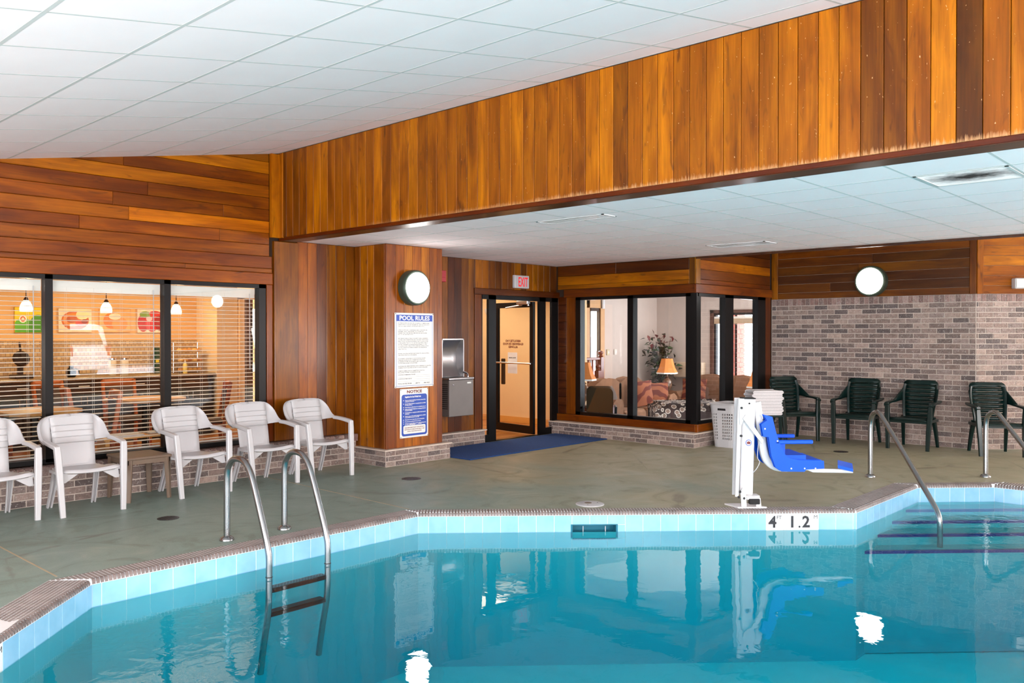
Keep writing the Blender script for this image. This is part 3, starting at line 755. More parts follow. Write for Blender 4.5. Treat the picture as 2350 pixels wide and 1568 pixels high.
quad_bricks(nb, 7.0, 8.29, 0.0, 3, 0.0595, 0.197, 0.006, start=0.1)
b = MB(); b.box(7.0, 8.31, -0.02, 0.10, 0.18, 0.193); b.build('cap', 'cap_stone', nb)

# ---- storefront door frame
b = MB()
for x0, x1 in ((8.434, 8.582), (9.51, 9.653), (9.796, 9.944)): b.box(x0, x1, -0.012, 0.03, 0.0, 2.045)
b.box(8.30, 9.944, -0.012, 0.03, 1.985, 2.045); b.box(8.30, 8.434, -0.012, 0.03, 0.0, 0.10); b.box(9.653, 9.796, -0.012, 0.03, 0.0, 0.10); b.box(8.296, 8.312, -0.012, 0.03, 0.0, 2.045)
b.box(8.582, 9.51, -0.02, 0.05, 0.0, 0.008)
df = tag(b.build('door_1', 'black_metal', None, mtx=frame((0, 8.25, 0), (1, 0, 0), (0, 1, 0))), kind='structure')
for x0, x1 in ((8.312, 8.434), (9.653, 9.796)):
    b = MB(); b.box(x0, x1, 0.008, 0.012, 0.10, 1.985); b.build('sidelight_pane', 'glass', df)
dm = frame((9.565, 9.187, 0), (-0.1243, -0.9922, 0), (0.9922, -0.1243, 0))
dl = thing('glass_door', 'black framed glass door standing open into the hallway', 'door', mtx=dm)
b = MB(); b.box(0, 0.075, -0.022, 0.022, 0.012, 1.98); b.box(0.825, 0.90, -0.022, 0.022, 0.012, 1.98); b.box(0.075, 0.825, -0.022, 0.022, 0.012, 0.13); b.box(0.075, 0.825, -0.022, 0.022, 1.90, 1.98)
b.build('door_frame', 'black_metal', dl)
b = MB(); b.box(0.075, 0.825, -0.003, 0.003, 0.13, 1.90); b.build('door_pane', 'glass', dl)
b = MB(); b.sweep([(-0.01, -0.06, 1.06), (0.88, -0.06, 1.06)], 0.013, n=10); b.sweep([(0.03, -0.06, 1.06), (0.03, -0.02, 1.06)], 0.01, n=8); b.sweep([(0.86, -0.06, 1.06), (0.86, -0.02, 1.06)], 0.01, n=8)
b.build('push_bar', 'chrome', dl, smooth=True)
b = MB(); b.rbox(0.10, 0.17, 0.02, 0.06, 0.72, 1.12, 0.008); b.build('pull_handle', 'black_metal', dl)
b = MB(); b.rbox(0.30, 0.52, -0.008, -0.004, 0.90, 1.22, 0.001); pp_ = b.build('notice_paper', 'paper', dl)
MIR = Matrix.Diagonal((-1, 1, 1, 1))
text(dl, 'ABSOLUTELY NO\nGLASSWARE OR FOOD\nALLOWED', 0.046, 'ink_maroon', Matrix.Translation((0.42, -0.0036, 1.38)) @ TXR @ MIR, 'lettering', 0.002, ext=0.0003)
text(pp_, 'POOL HOURS', 0.026, 'ink_black', Matrix.Translation((0.41, -0.0084, 1.13)) @ TXR @ MIR, 'lettering', 0.001, ext=0.0002)
b = MB(); b.rbox(0.60, 0.86, -0.10, -0.03, 1.94, 2.0, 0.01); cl_ = b.build('door_closer', 'steel_brushed', dl)
b = MB(); b.sweep([(0.70, -0.065, 1.935), (0.30, -0.05, 1.90)], 0.008, 0.012, n=8); b.sweep([(0.84, -0.065, 1.945), (0.84, -0.065, 1.92)], 0.018, n=10); b.build('closer_arm', 'steel_brushed', cl_)

# ---- lounge bay: front wall
am = frame((9.968, 8.27, 0), (0, -1, 0), (1, 0, 0))
b = MB(); b.box(0, 0.37, 0, 0.10, 0, 2.56); b.box(0.37, 2.42, 0, 0.10, 2.05, 2.56); b.box(0.37, 2.42, 0, 0.10, 0, 0.29)
la = struct('wall_lounge_front', b, 'backing_dark', am)
T0 = 8.27
hplanks(la, 0.02, 2.30, [2.172, 2.235, 2.370, 2.522], joints={2: [1.1]}, cols={(0, 0): S(176, 100, 24), (1, 0): S(184, 104, 24), (2, 0): S(110, 52, 18), (2, 1): S(92, 44, 16)})
piece(la, 'trim_board', 0.14, 2.40, 2.05, 2.168, 0.024, 0.0, 'wood_horizontal', S(118, 56, 24), 0.004)
piece(la, 'corner_board', 2.305, 2.408, 2.172, 2.522, 0.022, 0.0, 'wood_vertical', S(140, 84, 26), 0.004)
hplanks(la, 0.03, 0.19, [0.30 + 0.126 * k for k in range(15)], cols={(k, 0): S(96, 44, 22) for k in range(15)})
piece(la, 'casing', 0.19, 0.372, 0.30, 2.05, 0.024, 0.0, 'wood_vertical', S(140, 72, 24), 0.004)
piece(la, 'sill_board', 0.02, 2.41, 0.195, 0.298, 0.05, 0.0, 'wood_horizontal', S(132, 64, 28), 0.006)
b = MB()
for s0, s1 in ((0.374, 0.464), (1.31, 1.406), (2.257, 2.42)): b.box(s0, s1, -0.03, 0.08, 0.30, 2.046)
b.box(0.374, 2.42, -0.03, 0.08, 2.006, 2.046); b.box(0.374, 2.42, -0.03, 0.08, 0.30, 0.345)
w2 = tag(b.build('window_2', 'black_metal', None, mtx=am), kind='structure')
for s0, s1 in ((0.464, 1.31), (1.406, 2.257)):
    b = MB(); b.box(s0, s1, 0.02, 0.024, 0.345, 2.006); b.build('pane', 'glass', w2)
# side wall of the bay
sm_ = frame((9.95, 5.868, 0), (1, 0, 0), (0, 1, 0))
b = MB(); b.box(0.04, 2.35, 0, 0.10, 2.05, 3.0); b.box(1.96, 2.35, 0, 0.10, 0, 2.05); b.box(0.04, 1.96, 0, 0.10, 0, 0.29)
ls = struct('wall_lounge_side', b, 'backing_dark', sm_)
zz = [2.172, 2.235, 2.370, 2.497, 2.625, 2.752, 2.88, 2.96]
hplanks(ls, 0.085, 2.13, zz, cols={(0, 0): S(150, 74, 32), (1, 0): S(130, 64, 24), (2, 0): S(190, 100, 20), (3, 0): S(120, 56, 16), (4, 0): S(96, 44, 14)})
piece(ls, 'corner_board', -0.028, 0.083, 2.172, 2.522, 0.024, 0.0, 'wood_vertical', S(176, 110, 40), 0.004)
piece(ls, 'trim_board', -0.03, 2.195, 2.05, 2.168, 0.026, 0.0, 'wood_horizontal', S(150, 74, 34), 0.004)
piece(ls, 'casing', 1.962, 2.14, 0.19, 2.05, 0.024, 0.0, 'wood_vertical', S(120, 56, 24), 0.004)
piece(ls, 'sill_board', -0.03, 2.16, 0.195, 0.298, 0.05, 0.0, 'wood_horizontal', S(160, 84, 36), 0.006)
b = MB()
for s0, s1 in ((-0.03, 0.03), (0.74, 0.975), (1.72, 1.96)): b.box(s0, s1, -0.03, 0.06, 0.30, 2.046)
b.box(0.0, 1.96, -0.03, 0.06, 2.006, 2.046); b.box(0.0, 1.96, -0.03, 0.06, 0.30, 0.345)
w3 = tag(b.build('window_3', 'black_metal', None, mtx=sm_), kind='structure')
for s0, s1 in ((0.03, 0.74), (0.975, 1.72)):
    b = MB(); b.box(s0, s1, 0.02, 0.024, 0.345, 2.006); b.build('pane', 'glass', w3)
# brick base of the bay
gm = frame((9.796, 8.30, 0), (0, -1, 0), (1, 0, 0)); b = MB(); b.box(0, 2.502, 0, 0.17, 0, 0.178)
gb = struct('wall_lounge_base', b, 'mortar', gm)
quad_bricks(gb, 0.0, 2.505, 0.0, 3, 0.0595, 0.197, 0.006)
e = thing('brick_group', None, None, mtx=gm.inverted() @ frame((9.79, 5.796, 0), (1, 0, 0), (0, 1, 0))); e.parent = gb
b = MB(); b.box(0.003, 2.38, 0.001, 0.08, 0, 0.178); b.build('mortar_bed', 'mortar', e)
quad_bricks(e, 0.0, 2.375, 0.0, 3, 0.0595, 0.197, 0.006, start=0.05)
b = MB(); b.box(-0.0, 2.525, -0.02, 0.17, 0.18, 0.193); b.box(2.42, 2.525, 0.17, 2.36, 0.18, 0.193); b.build('cap', 'cap_stone', gb)

# ---- alcove: brick walls, timber band above, higher ceiling
km = frame((12.171, 5.86, 0), (0, -1, 0), (1, 0, 0)); b = MB(); b.box(-0.1, 2.81, 0, 0.12, 0, 3.0)
br1 = struct('wall_right', b, 'mortar', km)
quad_bricks(br1, 0.0, 2.81, 0.0, 28, 0.0686, 0.197, 0.006, keep=300, start=0.03, nearest=(2.3, 1.1))
soldiers(br1, 0.0, 2.81, 1.922, 2.022, 0.0657, 0.008)
zz = [2.022, 2.114, 2.243, 2.370, 2.497, 2.625, 2.752, 2.88, 2.97]
hplanks(br1, 0.10, 2.735, zz, 0.016, joints={3: [1.3], 4: [1.5], 1: [0.9]}, pal=[S(120, 66, 24), S(108, 58, 24), S(134, 72, 26), S(92, 48, 22)], cols={(2, 0): S(92, 50, 26), (2, 1): S(92, 50, 26)})
piece(br1, 'corner_board', 0.0, 0.10, 2.022, 2.97, 0.024, 0, 'wood_vertical', S(168, 96, 24), 0.004)
piece(br1, 'corner_board', 2.735, 2.815, 2.022, 2.97, 0.024, 0, 'wood_vertical', S(120, 62, 26), 0.004)
h_ = 0.7071
jm = frame((12.175, 3.05, 0), (h_, -h_, 0), (h_, h_, 0)); b = MB(); b.box(0, 4.8, 0, 0.12, 0, 3.0)
br2 = struct('wall_right_diagonal', b, 'mortar', jm)
quad_bricks(br2, 0.0, 4.8, 0.0, 28, 0.0686, 0.197, 0.006, keep=300, start=0.07, nearest=(0.3, 1.2))
soldiers(br2, 0.0, 3.0, 1.922, 2.022, 0.0657, 0.008)
hplanks(br2, 0.08, 4.8, [2.022, 2.13, 2.262, 2.39, 2.52, 2.65, 2.775, 2.90, 2.97], 0.016, cols={(0, 0): S(150, 76, 22), (1, 0): S(180, 96, 30), (2, 0): S(190, 102, 28), (3, 0): S(204, 116, 30), (4, 0): S(176, 94, 26), (5, 0): S(186, 100, 30)})
piece(br2, 'corner_board', 0.0, 0.082, 2.022, 2.97, 0.024, 0, 'wood_vertical', S(196, 108, 30), 0.004)
b = MB(); b.box(9.95, 15.7, -6, 5.9, 2.97, 3.03)
ac = struct('ceiling_alcove', b, 'plaster_white')
b = MB(); b.box(9.918, 9.948, -6, 5.85, 2.498, 2.97)
tag(b.build('trim_2', 'wood_horizontal', None, col=S(88, 52, 36)), kind='structure')

# ---- unseen sides of the pool room, with inferred windows and openings added for the fill lamps
def wall_with(name, mtx, L, H, holes, mat='wood_wall_far'):
    b = MB(); xs = sorted({0, L} | {h[0] for h in holes} | {h[1] for h in holes})
    for i in range(len(xs) - 1):
        a, c = xs[i], xs[i + 1]; hh = [h for h in holes if h[0] <= a + 1e-6 and h[1] >= c - 1e-6]
        if not hh: b.box(a, c, 0, 0.15, 0, H)
        else: b.box(a, c, 0, 0.15, 0, hh[0][2]); b.box(a, c, 0, 0.15, hh[0][3], H)
    o = struct(name, b, mat, mtx)
    for k, h in enumerate(holes):
        f = MB(); w = 0.05
        for q in ((h[0], h[0] + w, h[2], h[3]), (h[1] - w, h[1], h[2], h[3]), (h[0], h[1], h[2], h[2] + w), (h[0], h[1], h[3] - w, h[3])): f.box(q[0], q[1], 0.02, 0.10, q[2], q[3])
        nb_ = int((h[1] - h[0]) / 1.5)
        if h[1] - h[0] > 2.3:
            for j in range(1, nb_ + 1): x = h[0] + (h[1] - h[0]) * j / (nb_ + 1); f.box(x - 0.02, x + 0.02, 0.02, 0.10, h[2], h[3])
        f.build('window_frame', 'black_metal', o)
    return o
plain('wood_wall_far', S(164, 92, 40), 0.45, var=0.2)
wall_with('wall_south', frame((15.6, -6, 0), (-1, 0, 0), (0, -1, 0)), 18.6, 3.5, [(0.2, 2.6, 0.35, 2.3), (5.4, 7.62, 0.42, 1.95), (10.1, 17.3, 0.45, 2.25)])
wall_with('wall_west', frame((-3, -6, 0), (0, 1, 0), (-1, 0, 0)), 14.2, 2.2, [(3.0, 11.0, 0.35, 1.85)])
wall_with('wall_east', frame((15.6, -0.3, 0), (0, -1, 0), (1, 0, 0)), 5.7, 3.0, [(1.0, 5.2, 0.45, 2.35)])

# ================================================================ THINGS IN THE POOL ROOM
def wall_lamp(name, label, mtx, r=0.205):
    t = thing(name, label, 'lamp', mtx=mtx, group=None)
    b = MB(); rot = Matrix.Rotation(R(90), 4, 'X')
    b.lathe([(r * 0.96, 0.0), (r, 0.01), (r, 0.085), (r * 0.985, 0.105), (r * 0.93, 0.118), (r * 0.86, 0.118)], 40, m=rot); b.build('housing', 'lamp_housing', t, True)
    b = MB(); b.lathe([(r * 0.86, 0.112), (r * 0.84, 0.128), (r * 0.72, 0.146), (r * 0.45, 0.158), (0.02, 0.162)], 40, m=rot); b.build('globe', 'lamp_globe', t, True)
    return t
plain('lamp_housing', S(66, 78, 66), 0.4, 0.3)
wall_lamp('wall_lamp', 'round bulkhead wall lamp glowing above the pool rules sign', frame((6.44, 7.55, 2.035), (1, 0, 0), (0, 1, 0)))
wall_lamp('wall_lamp', 'round bulkhead wall lamp glowing on the timber above the brick wall', frame((12.155, 4.36, 2.238), (0, -1, 0), (1, 0, 0)), 0.215)
wall_lamp('wall_lamp', 'round bulkhead wall lamp on the far side behind the viewer', frame((11.88, -6.0, 2.42), (-1, 0, 0), (0, -1, 0)), 0.21)
wall_lamp('wall_lamp', 'added round wall lamp for fill, out of view on the left wall', frame((-1.0, 8.12, 1.9), (1, 0, 0), (0, 1, 0)), 0.2)  # unseen lamp added to brighten the room

# signs on the pillar
t = thing('pool_rules_sign', 'large white sign headed POOL RULES on the wooden pillar', 'sign', mtx=frame((6.484, 7.548, 1.314), (1, 0, 0), (0, 1, 0)))
b = MB(); b.rbox(-0.296, 0.296, -0.010, 0.0, -0.431, 0.431, 0.003); b.build('panel', 'sign_white', t)
b = MB(); b.box(-0.272, 0.272, -0.0112, -0.009, 0.335, 0.408); b.build('header_band', 'ink_blue', t)
b = MB()
for q in ((-0.276, -0.272, -0.41, 0.41), (0.272, 0.276, -0.41, 0.41), (-0.276, 0.276, -0.414, -0.41)): b.box(q[0], q[1], -0.0112, -0.009, q[2], q[3])
b.build('border', 'ink_blue', t)
text(t, 'POOL RULES', 0.072, 'sign_white', at_wall(0, 0.347, 0.0114), 'heading', 0.0022, ext=0.0004, w=0.46)
rules = [('NO PERSON WITH OR SUSPECTED OF HAVING A COMMUNICABLE\nDISEASE WHICH COULD BE TRANSMITTED THROUGH THE USE OF\nTHE POOL SHALL WORK AT OR USE ANY PUBLIC POOL.', .319), ('A PERSON WITH ANY CONSIDERABLE AREA OF EXPOSED SUB-\nEPIDERMAL TISSUE, OPEN BLISTERS, OR CUTS MUST BE\nWARNED THAT THEY MAY BECOME INFECTED AND ADVISED\nNOT TO USE THE PUBLIC POOL.', .240),
 ('ANY PERSON USING A PUBLIC POOL MUST TAKE A CLEANSING\nSHOWER USING WARM WATER AND SOAP AND THOROUGHLY\nRINSE OFF ALL SOAP BEFORE ENTERING THE POOL ENCLOSURE.\nA USER LEAVING THE POOL TO USE THE TOILET MUST TAKE A\nSECOND CLEANSING SHOWER BEFORE RETURNING TO THE\nPOOL ENCLOSURE. A PERSON WHO EXERCISES, APPLIES LOTION\nOR USES A SAUNA OR STEAM ROOM MUST SHOWER BEFORE\nUSING THE POOL.', .143),
 ('SPITTING, SPOUTING WATER FROM THE MOUTH, AND BLOWING\nTHE NOSE IN THE POOL IS PROHIBITED.', -.032), ('NO RUNNING OR BOISTEROUS OR ROUGH PLAY, EXCEPT\nSUPERVISED WATER SPORTS, IS PERMITTED IN THE POOL,\nIN DRESSING ROOMS OR SHOWER ROOMS, OR RUNWAYS\nOR THE DIVING BOARD OR PLATFORMS.', -.090),
 ('GLASSWARE AND SIMILAR MATERIAL WITH A TENDENCY TO SHATTER\nON IMPACT IS NOT ALLOWED IN THE POOL ENCLOSURE AREA.', -.178), ('DOMESTIC ANIMALS ARE NOT PERMITTED IN THE POOL\nENCLOSURE, SHOWERS, OR DRESSING ROOMS.', -.232)]
for body, z in rules: text(t, body, 0.0158, 'ink_grey', at_wall(-0.25, z - 0.012, 0.0105), 'paragraph', 0.0002, 'LEFT', 0.0002, res=1, line=1.12, maxw=0.5)
for body, z in (('LOCATION OF EMERGENCY PHONE', -.288), ('LOCATION OF FIRST AID KIT', -.335)): text(t, body, 0.0158, 'ink_grey', at_wall(-0.25, z, 0.0105), 'paragraph', 0.0004, 'LEFT', 0.0002, res=1)
text(t, 'POOL HOURS FROM          AM TO          PM ONLY', 0.0205, 'ink_grey', at_wall(-0.25, -.392, 0.0105), 'paragraph', 0.0005, 'LEFT', 0.0002, res=1, w=0.485)
b = MB()
for x0, x1, z in ((0.02, 0.24, -.290), (-0.25, 0.24, -.312), (-0.02, 0.24, -.337), (-0.25, 0.24, -.360), (-0.035, 0.015, -.394), (0.105, 0.15, -.394)): b.box(x0, x1, -0.0108, -0.0095, z, z + 0.0012)
b.build('fill_in_line', 'ink_grey', t)
for x, z in ((-0.284, 0.42), (0.284, 0.42), (-0.284, -0.42), (0.284, -0.42)):
    b = MB(); b.lathe([(0.006, 0), (0.006, 0.002), (0.002, 0.004)], 8, m=Matrix.Translation((x, -0.010, z)) @ Matrix.Rotation(R(90), 4, 'X')); b.build('screw', 'dark_metal', t)
t = thing('notice_sign', 'smaller blue and white NOTICE sign on the pillar under the pool rules', 'sign', mtx=frame((6.479, 7.548, 0.583), (1, 0, 0), (0, 1, 0)))
b = MB(); b.rbox(-0.214, 0.214, -0.010, 0.0, -0.284, 0.284, 0.003); b.build('panel', 'sign_white', t)
def rrect(x0, x1, z0, z1, r, n=6):
    p = []
    for cx, cz, a in ((x1 - r, z0 + r, -90), (x1 - r, z1 - r, 0), (x0 + r, z1 - r, 90), (x0 + r, z0 + r, 180)):
        p += [(cx + r * math.cos(R(a + 90 * i / n)), cz + r * math.sin(R(a + 90 * i / n))) for i in range(n + 1)]
    return p
b = MB(); b.prism(rrect(-0.193, 0.193, -0.262, 0.218, 0.03), -0.0114, -0.009, 'xz'); b.build('blue_field', 'ink_blue', t)
b = MB(); b.prism(rrect(-0.168, 0.168, -0.238, -0.142, 0.018), -0.0122, -0.0105, 'xz'); b.build('white_field', 'sign_white', t)
text(t, 'NOTICE', 0.046, 'ink_maroon', at_wall(0, 0.234, 0.0108), 'heading', 0.0016, ext=0.0004, w=0.23)
text(t, 'Regulations For Use Of Public Pools', 0.024, 'sign_white', at_wall(-0.142, 0.182, 0.0118), 'heading', 0.0012, 'LEFT', 0.0003, w=0.24)
nl = ['All persons using the swimming pool must take a shower before\nentering the pool enclosure.', 'Any person having an infectious or communicable disease is prohibited\nfrom using a public pool.', 'Persons having sores, inflamed eyes, etc., are excluded from the pool.', 'Spitting, spouting water, blowing the nose or discharging bodily wastes\nin the pool is prohibited.',
 'Running, boisterous or rough play is prohibited except supervised\nwater sports.', 'Glassware, soap or other material creating hazardous conditions\nis not permitted in the pool or on the deck.', 'All persons are to leave the pool at closing time.', 'No pets are permitted in the pool area.', 'All apparel worn by bathers must be clean and approved\nby a responsible attendant.']
z = 0.158
for s_ in nl:
    text(t, s_, 0.0150, 'sign_white', at_wall(-0.142, z - 0.012, 0.0118), 'paragraph', 0.0006, 'LEFT', 0.0002, res=1, line=1.0, maxw=0.315)
    bd = MB(); bd.lathe([(0.0055, 0), (0.0055, 0.001), (0.001, 0.0015)], 8, m=Matrix.Translation((-0.165, -0.0112, z - 0.008)) @ Matrix.Rotation(R(90), 4, 'X')); bd.build('bullet', 'sign_white', t)
    z -= 0.0185 * (s_.count('\n') + 1) - 0.0 + 0.0035
text(t, 'Bathing Load ____ persons', 0.016, 'sign_white', at_wall(0.02, -0.134, 0.0118), 'paragraph', 0.0005, 'CENTER', 0.0002, res=1)
text(t, 'THE MANAGEMENT RESERVES THE RIGHT TO REFUSE ADMITTANCE TO,\nOR EJECT FROM THE POOL PREMISES, ANY PERSON FAILING TO COMPLY\nWITH ANY OF THE ABOVE HEALTH REGULATIONS.', 0.016, 'ink_maroon', at_wall(0.0, -0.172, 0.0124), 'paragraph', 0.0004, 'CENTER', 0.0002, res=1, w=0.31, line=1.35)
for x, z in ((-0.204, 0.274), (0.204, 0.274), (-0.204, -0.274), (0.204, -0.274)):
    b = MB(); b.lathe([(0.005, 0), (0.005, 0.002), (0.002, 0.004)], 8, m=Matrix.Translation((x, -0.010, z)) @ Matrix.Rotation(R(90), 4, 'X')); b.build('screw', 'dark_metal', t)

# drinking fountain
t = thing('drinking_fountain', 'stainless drinking fountain with grey cabinet mounted beside the pillar', 'fountain', mtx=frame((7.72, 8.245, 0.0), (1, 0, 0), (0, 1, 0)))
b = MB()
b.box(-0.28, 0.12, -0.012, 0.0, 0.93, 1.44)
b.build('back_splash', 'steel_brushed', t)
rows = []
for i in range(9):
    a = i / 8; z = 0.945 + 0.475 * a
    rows.append([(x - 0.08, -(0.135 * (abs(x) / 0.185) ** 4 * 0 + 0.02 + 0.10 * (1 - math.sin(math.pi * min(1, a * 1.0)) ** 0.6)) if abs(x) < 0.18 else -0.125, z) for x in (-0.195, -0.185, -0.15, -0.08, 0, 0.08, 0.15, 0.185, 0.195)])
b = MB(); b.grid(rows); b.build('bowl_shell', 'steel_brushed', t, True)
b = MB(); b.box(-0.28, -0.265, -0.13, 0, 0.93, 1.44); b.box(0.105, 0.12, -0.13, 0, 0.93, 1.44); b.box(-0.28, 0.12, -0.13, 0, 1.425, 1.44); b.build('surround', 'steel_brushed', t)
b = MB(); b.rbox(-0.26, 0.18, -0.25, 0.0, 0.43, 0.905, 0.006); cb_ = b.build('cabinet', 'grey_enamel', t)
b = MB(); b.rbox(-0.265, 0.185, -0.26, 0.0, 0.905, 0.935, 0.008); b.build('basin_rim', 'steel_brushed', t)
b = MB(); b.sweep([(0.13, -0.19, 0.935), (0.13, -0.19, 0.965), (0.13, -0.17, 0.985), (0.10, -0.13, 1.0)], 0.014, 0.01, n=8); b.build('spout', 'chrome', t, True)
b = MB(); b.rbox(0.06, 0.13, -0.256, -0.248, 0.85, 0.872, 0.002); b.build('push_plate', 'sign_white', cb_)
b = MB(); b.lathe([(0.013, 0), (0.013, 0.006), (0.008, 0.010)], 12, m=Matrix.Translation((-0.19, -0.25, 0.845)) @ Matrix.Rotation(R(90), 4, 'X')); b.build('lock', 'chrome', cb_)
for k in range(13):
    b = MB(); b.box(-0.264, -0.259, -0.22, -0.04, 0.53 + k * 0.026, 0.540 + k * 0.026); b.build('louvre', 'black_rubber', cb_)

# exit sign, fire alarm, emergency light
t = thing('exit_sign', 'white box sign reading EXIT above the glass door', 'sign', mtx=frame((9.085, 8.25, 2.253), (1, 0, 0), (0, 1, 0)))
b = MB(); b.rbox(-0.155, 0.155, -0.05, 0.0, -0.092, 0.092, 0.006); b.build('box', 'white_plastic', t)
text(t, 'EXIT', 0.19, 'exit_red', at_wall(0.02, -0.066, 0.0515), 'lettering', 0.002, ext=0.0008, w=0.20)
t = thing('fire_alarm', 'small red fire alarm box high on the nook wall', 'alarm', mtx=frame((7.55, 8.25, 2.26), (1, 0, 0), (0, 1, 0)))
b = MB(); b.rbox(-0.055, 0.055, -0.045, 0, -0.075, 0.075, 0.006); b.build('body', 'alarm_red', t)
b = MB(); b.rbox(-0.03, 0.03, -0.052, -0.044, -0.02, 0.05, 0.003); b.build('strobe', 'alarm_red', t)
t = thing('emergency_light', 'white emergency light box on the timber at the frame edge', 'lamp', mtx=frame((12.175 + 0.65 * h_ - 0.012, 3.05 - 0.65 * h_ - 0.012, 2.155), (h_, -h_, 0), (h_, h_, 0)))
b = MB(); b.rbox(-0.20, 0.30, -0.09, 0.0, -0.068, 0.068, 0.01); b.build('case', 'white_plastic', t)
b = MB(); b.rbox(-0.19, -0.09, -0.10, -0.088, -0.055, 0.055, 0.004); b.build('lens', 'sign_white', t)

# ---- white resin chairs
def arcpt(p, q, r_, n): return [tuple(Vector(p).lerp(Vector(q), i / n)) for i in range(n + 1)]
def bez(pts, n=14):
    P = [Vector(p) for p in pts]; out = []
    for i in range(len(P) - 1):
        p0, p1, p2, p3 = P[max(i - 1, 0)], P[i], P[i + 1], P[min(i + 2, len(P) - 1)]
        for k in range(n):
            u = k / n; out.append(0.5 * ((2 * p1) + (-p0 + p2) * u + (2 * p0 - 5 * p1 + 4 * p2 - p3) * u * u + (-p0 + 3 * p1 - 3 * p2 + p3) * u ** 3))
    out.append(P[-1]); return out
def white_chair(label):
    t = thing('resin_armchair', label, 'chair', group='white resin armchairs along the dining window')
    mat = 'white_plastic'
    # back panel with shallow grooves
    rows = []; zs_ = [0.345, 0.37, 0.42, 0.47, 0.50, 0.55, 0.556, 0.562, 0.60, 0.606, 0.612, 0.65, 0.656, 0.662, 0.70, 0.706, 0.712, 0.745, 0.77, 0.785, 0.79, 0.782]
    for z in zs_:
        u = (z - 0.345) / 0.445; y = 0.155 + 0.10 * u ** 1.1 - (0.025 if z < 0.36 else 0)
        if z == 0.782 : y += 0.035
        if z in (0.556, 0.606, 0.656, 0.706): y += 0.008
        w = 0.165 + 0.012 * u
        if z > 0.76: w -= 0.0
        row = []
        for i in range(9):
            x = -w + 2 * w * i / 8; zz_ = z - (0.012 * (x / w) ** 2 if z > 0.74 else 0)
            row.append((x, y - 0.018 * (1 - (x / w) ** 2) * -1 - 0.0, zz_))
        rows.append(row)
    b = MB(); b.grid(rows); o = b.build('backrest', mat, t, True); mods(o, solid=0.006)
    for sx in (-1, 1):
        inner = bez([(0.0, 0.262, 0.784), (0.130, 0.260, 0.770), (0.172, 0.245, 0.70), (0.172, 0.225, 0.62), (0.170, 0.212, 0.565)], 4)
        outer_ = bez([(0.0, 0.290, 0.798), (0.180, 0.280, 0.788), (0.256, 0.238, 0.722), (0.272, 0.150, 0.625), (0.272, 0.045, 0.592)], 4)
        rows = []
        for i in range(len(inner)):
            a, c = inner[i], outer_[i]; d = (c - a); f = i / (len(inner) - 1)
            row = []
            for j in range(7):
                v = j / 6; p = a + d * v; p.y += 0.030 * math.sin(math.pi * v) * f ** 0.5 - (0.0); p.x += 0.020 * math.sin(math.pi * v) * f; row.append((p.x * sx, p.y, p.z))
            e = c + Vector((0.012, 0.022, -0.006)); row.append((e.x * sx, e.y, e.z)); e2 = e + Vector((-0.002, 0.004, -0.018)); row.append((e2.x * sx, e2.y, e2.z))
            rows.append(row)
        b = MB(); b.grid(rows); o = b.build('side_wing', mat, t, True); mods(o, solid=0.006)
        # arm, running into the front leg
        pth = [(0.262 * sx, 0.10, 0.592), (0.270 * sx, 0.0, 0.588), (0.270 * sx, -0.10, 0.578), (0.268 * sx, -0.185, 0.568), (0.265 * sx, -0.212, 0.552)]
        b = MB(); b.sweep(bez(pth, 3), 0.024, 0.019, square=True, taper=[0.9 + 0.1 * i / 12 for i in range(13)]); mods(b.build('armrest', mat, t, True), bevel=0.003)
        b = MB(); b.sweep([(0.266 * sx, -0.203, 0.575), (0.262 * sx, -0.213, 0.50), (0.256 * sx, -0.226, 0.36), (0.247 * sx, -0.245, 0.15), (0.240 * sx, -0.258, 0.0)], 0.025, 0.022, square=True, up=(0, 1, 0), taper=[0.9, 1.0, 1.0, 0.9, 0.8]); b.build('leg', mat, t, True)
        # rear leg, two ribs with a web
        b = MB(); top = Vector((0.165 * sx, 0.13, 0.352)); ft = Vector((0.182 * sx, 0.262, 0.0)); d = ft - top
        for k in (-0.013, 0.013): b.sweep([top + Vector((k * 1.6, 0, 0)), top + d * 0.5 + Vector((k * 1.2, -0.008, 0)), ft + Vector((k, 0, 0))], 0.006, 0.018, square=True)
        b.sweep([top + Vector((0, 0.01, 0)), top + d * 0.5 + Vector((0, 0.004, 0)), ft + Vector((0, 0.008, 0.01))], 0.015, 0.004, square=True); b.build('leg', mat, t)
        b = MB(); b.prism([(0.10 * sx, 0.335), (0.225 * sx, 0.345), (0.235 * sx, 0.27), (0.20 * sx, 0.27)], -0.19, -0.18, 'xz'); b.build('bracket', mat, t)
        b = MB(); b.prism([(0.13 * sx, 0.345), (0.17 * sx, 0.345), (0.172 * sx, 0.30), (0.145 * sx, 0.32)], 0.12, 0.15, 'xz'); b.build('gusset', mat, t)
    rows = []
    for j in range(13):
        v = j / 12; y = 0.175 - 0.40 * v; base = 0.352 + 0.012 * v - 0.014 * math.sin(math.pi * v)
        if j == 12: base -= 0.026; y += 0.004
        if j == 11: base += 0.0
        w = 0.168 + 0.065 * v
        rows.append([(-w + 2 * w * i / 10, y, base + 0.020 * ((-1 + 2 * i / 10) ** 2) * v) for i in range(11)])
    b = MB(); b.grid(rows); o = b.build('seat', mat, t, True); mods(o, solid=0.008, off=-1)
    for sx in (-1, 1): b = MB(); b.box(min(0.19 * sx, 0.262 * sx), max(0.19 * sx, 0.262 * sx), -0.21, 0.0, 0.345, 0.365); b.build('seat_rail', mat, t)
    return t
c0 = white_chair('white resin armchair second from the left frame edge before the dining window')
c0.location = (2.828, 7.625, 0); c0.rotation_euler = (0, 0, R(-1))
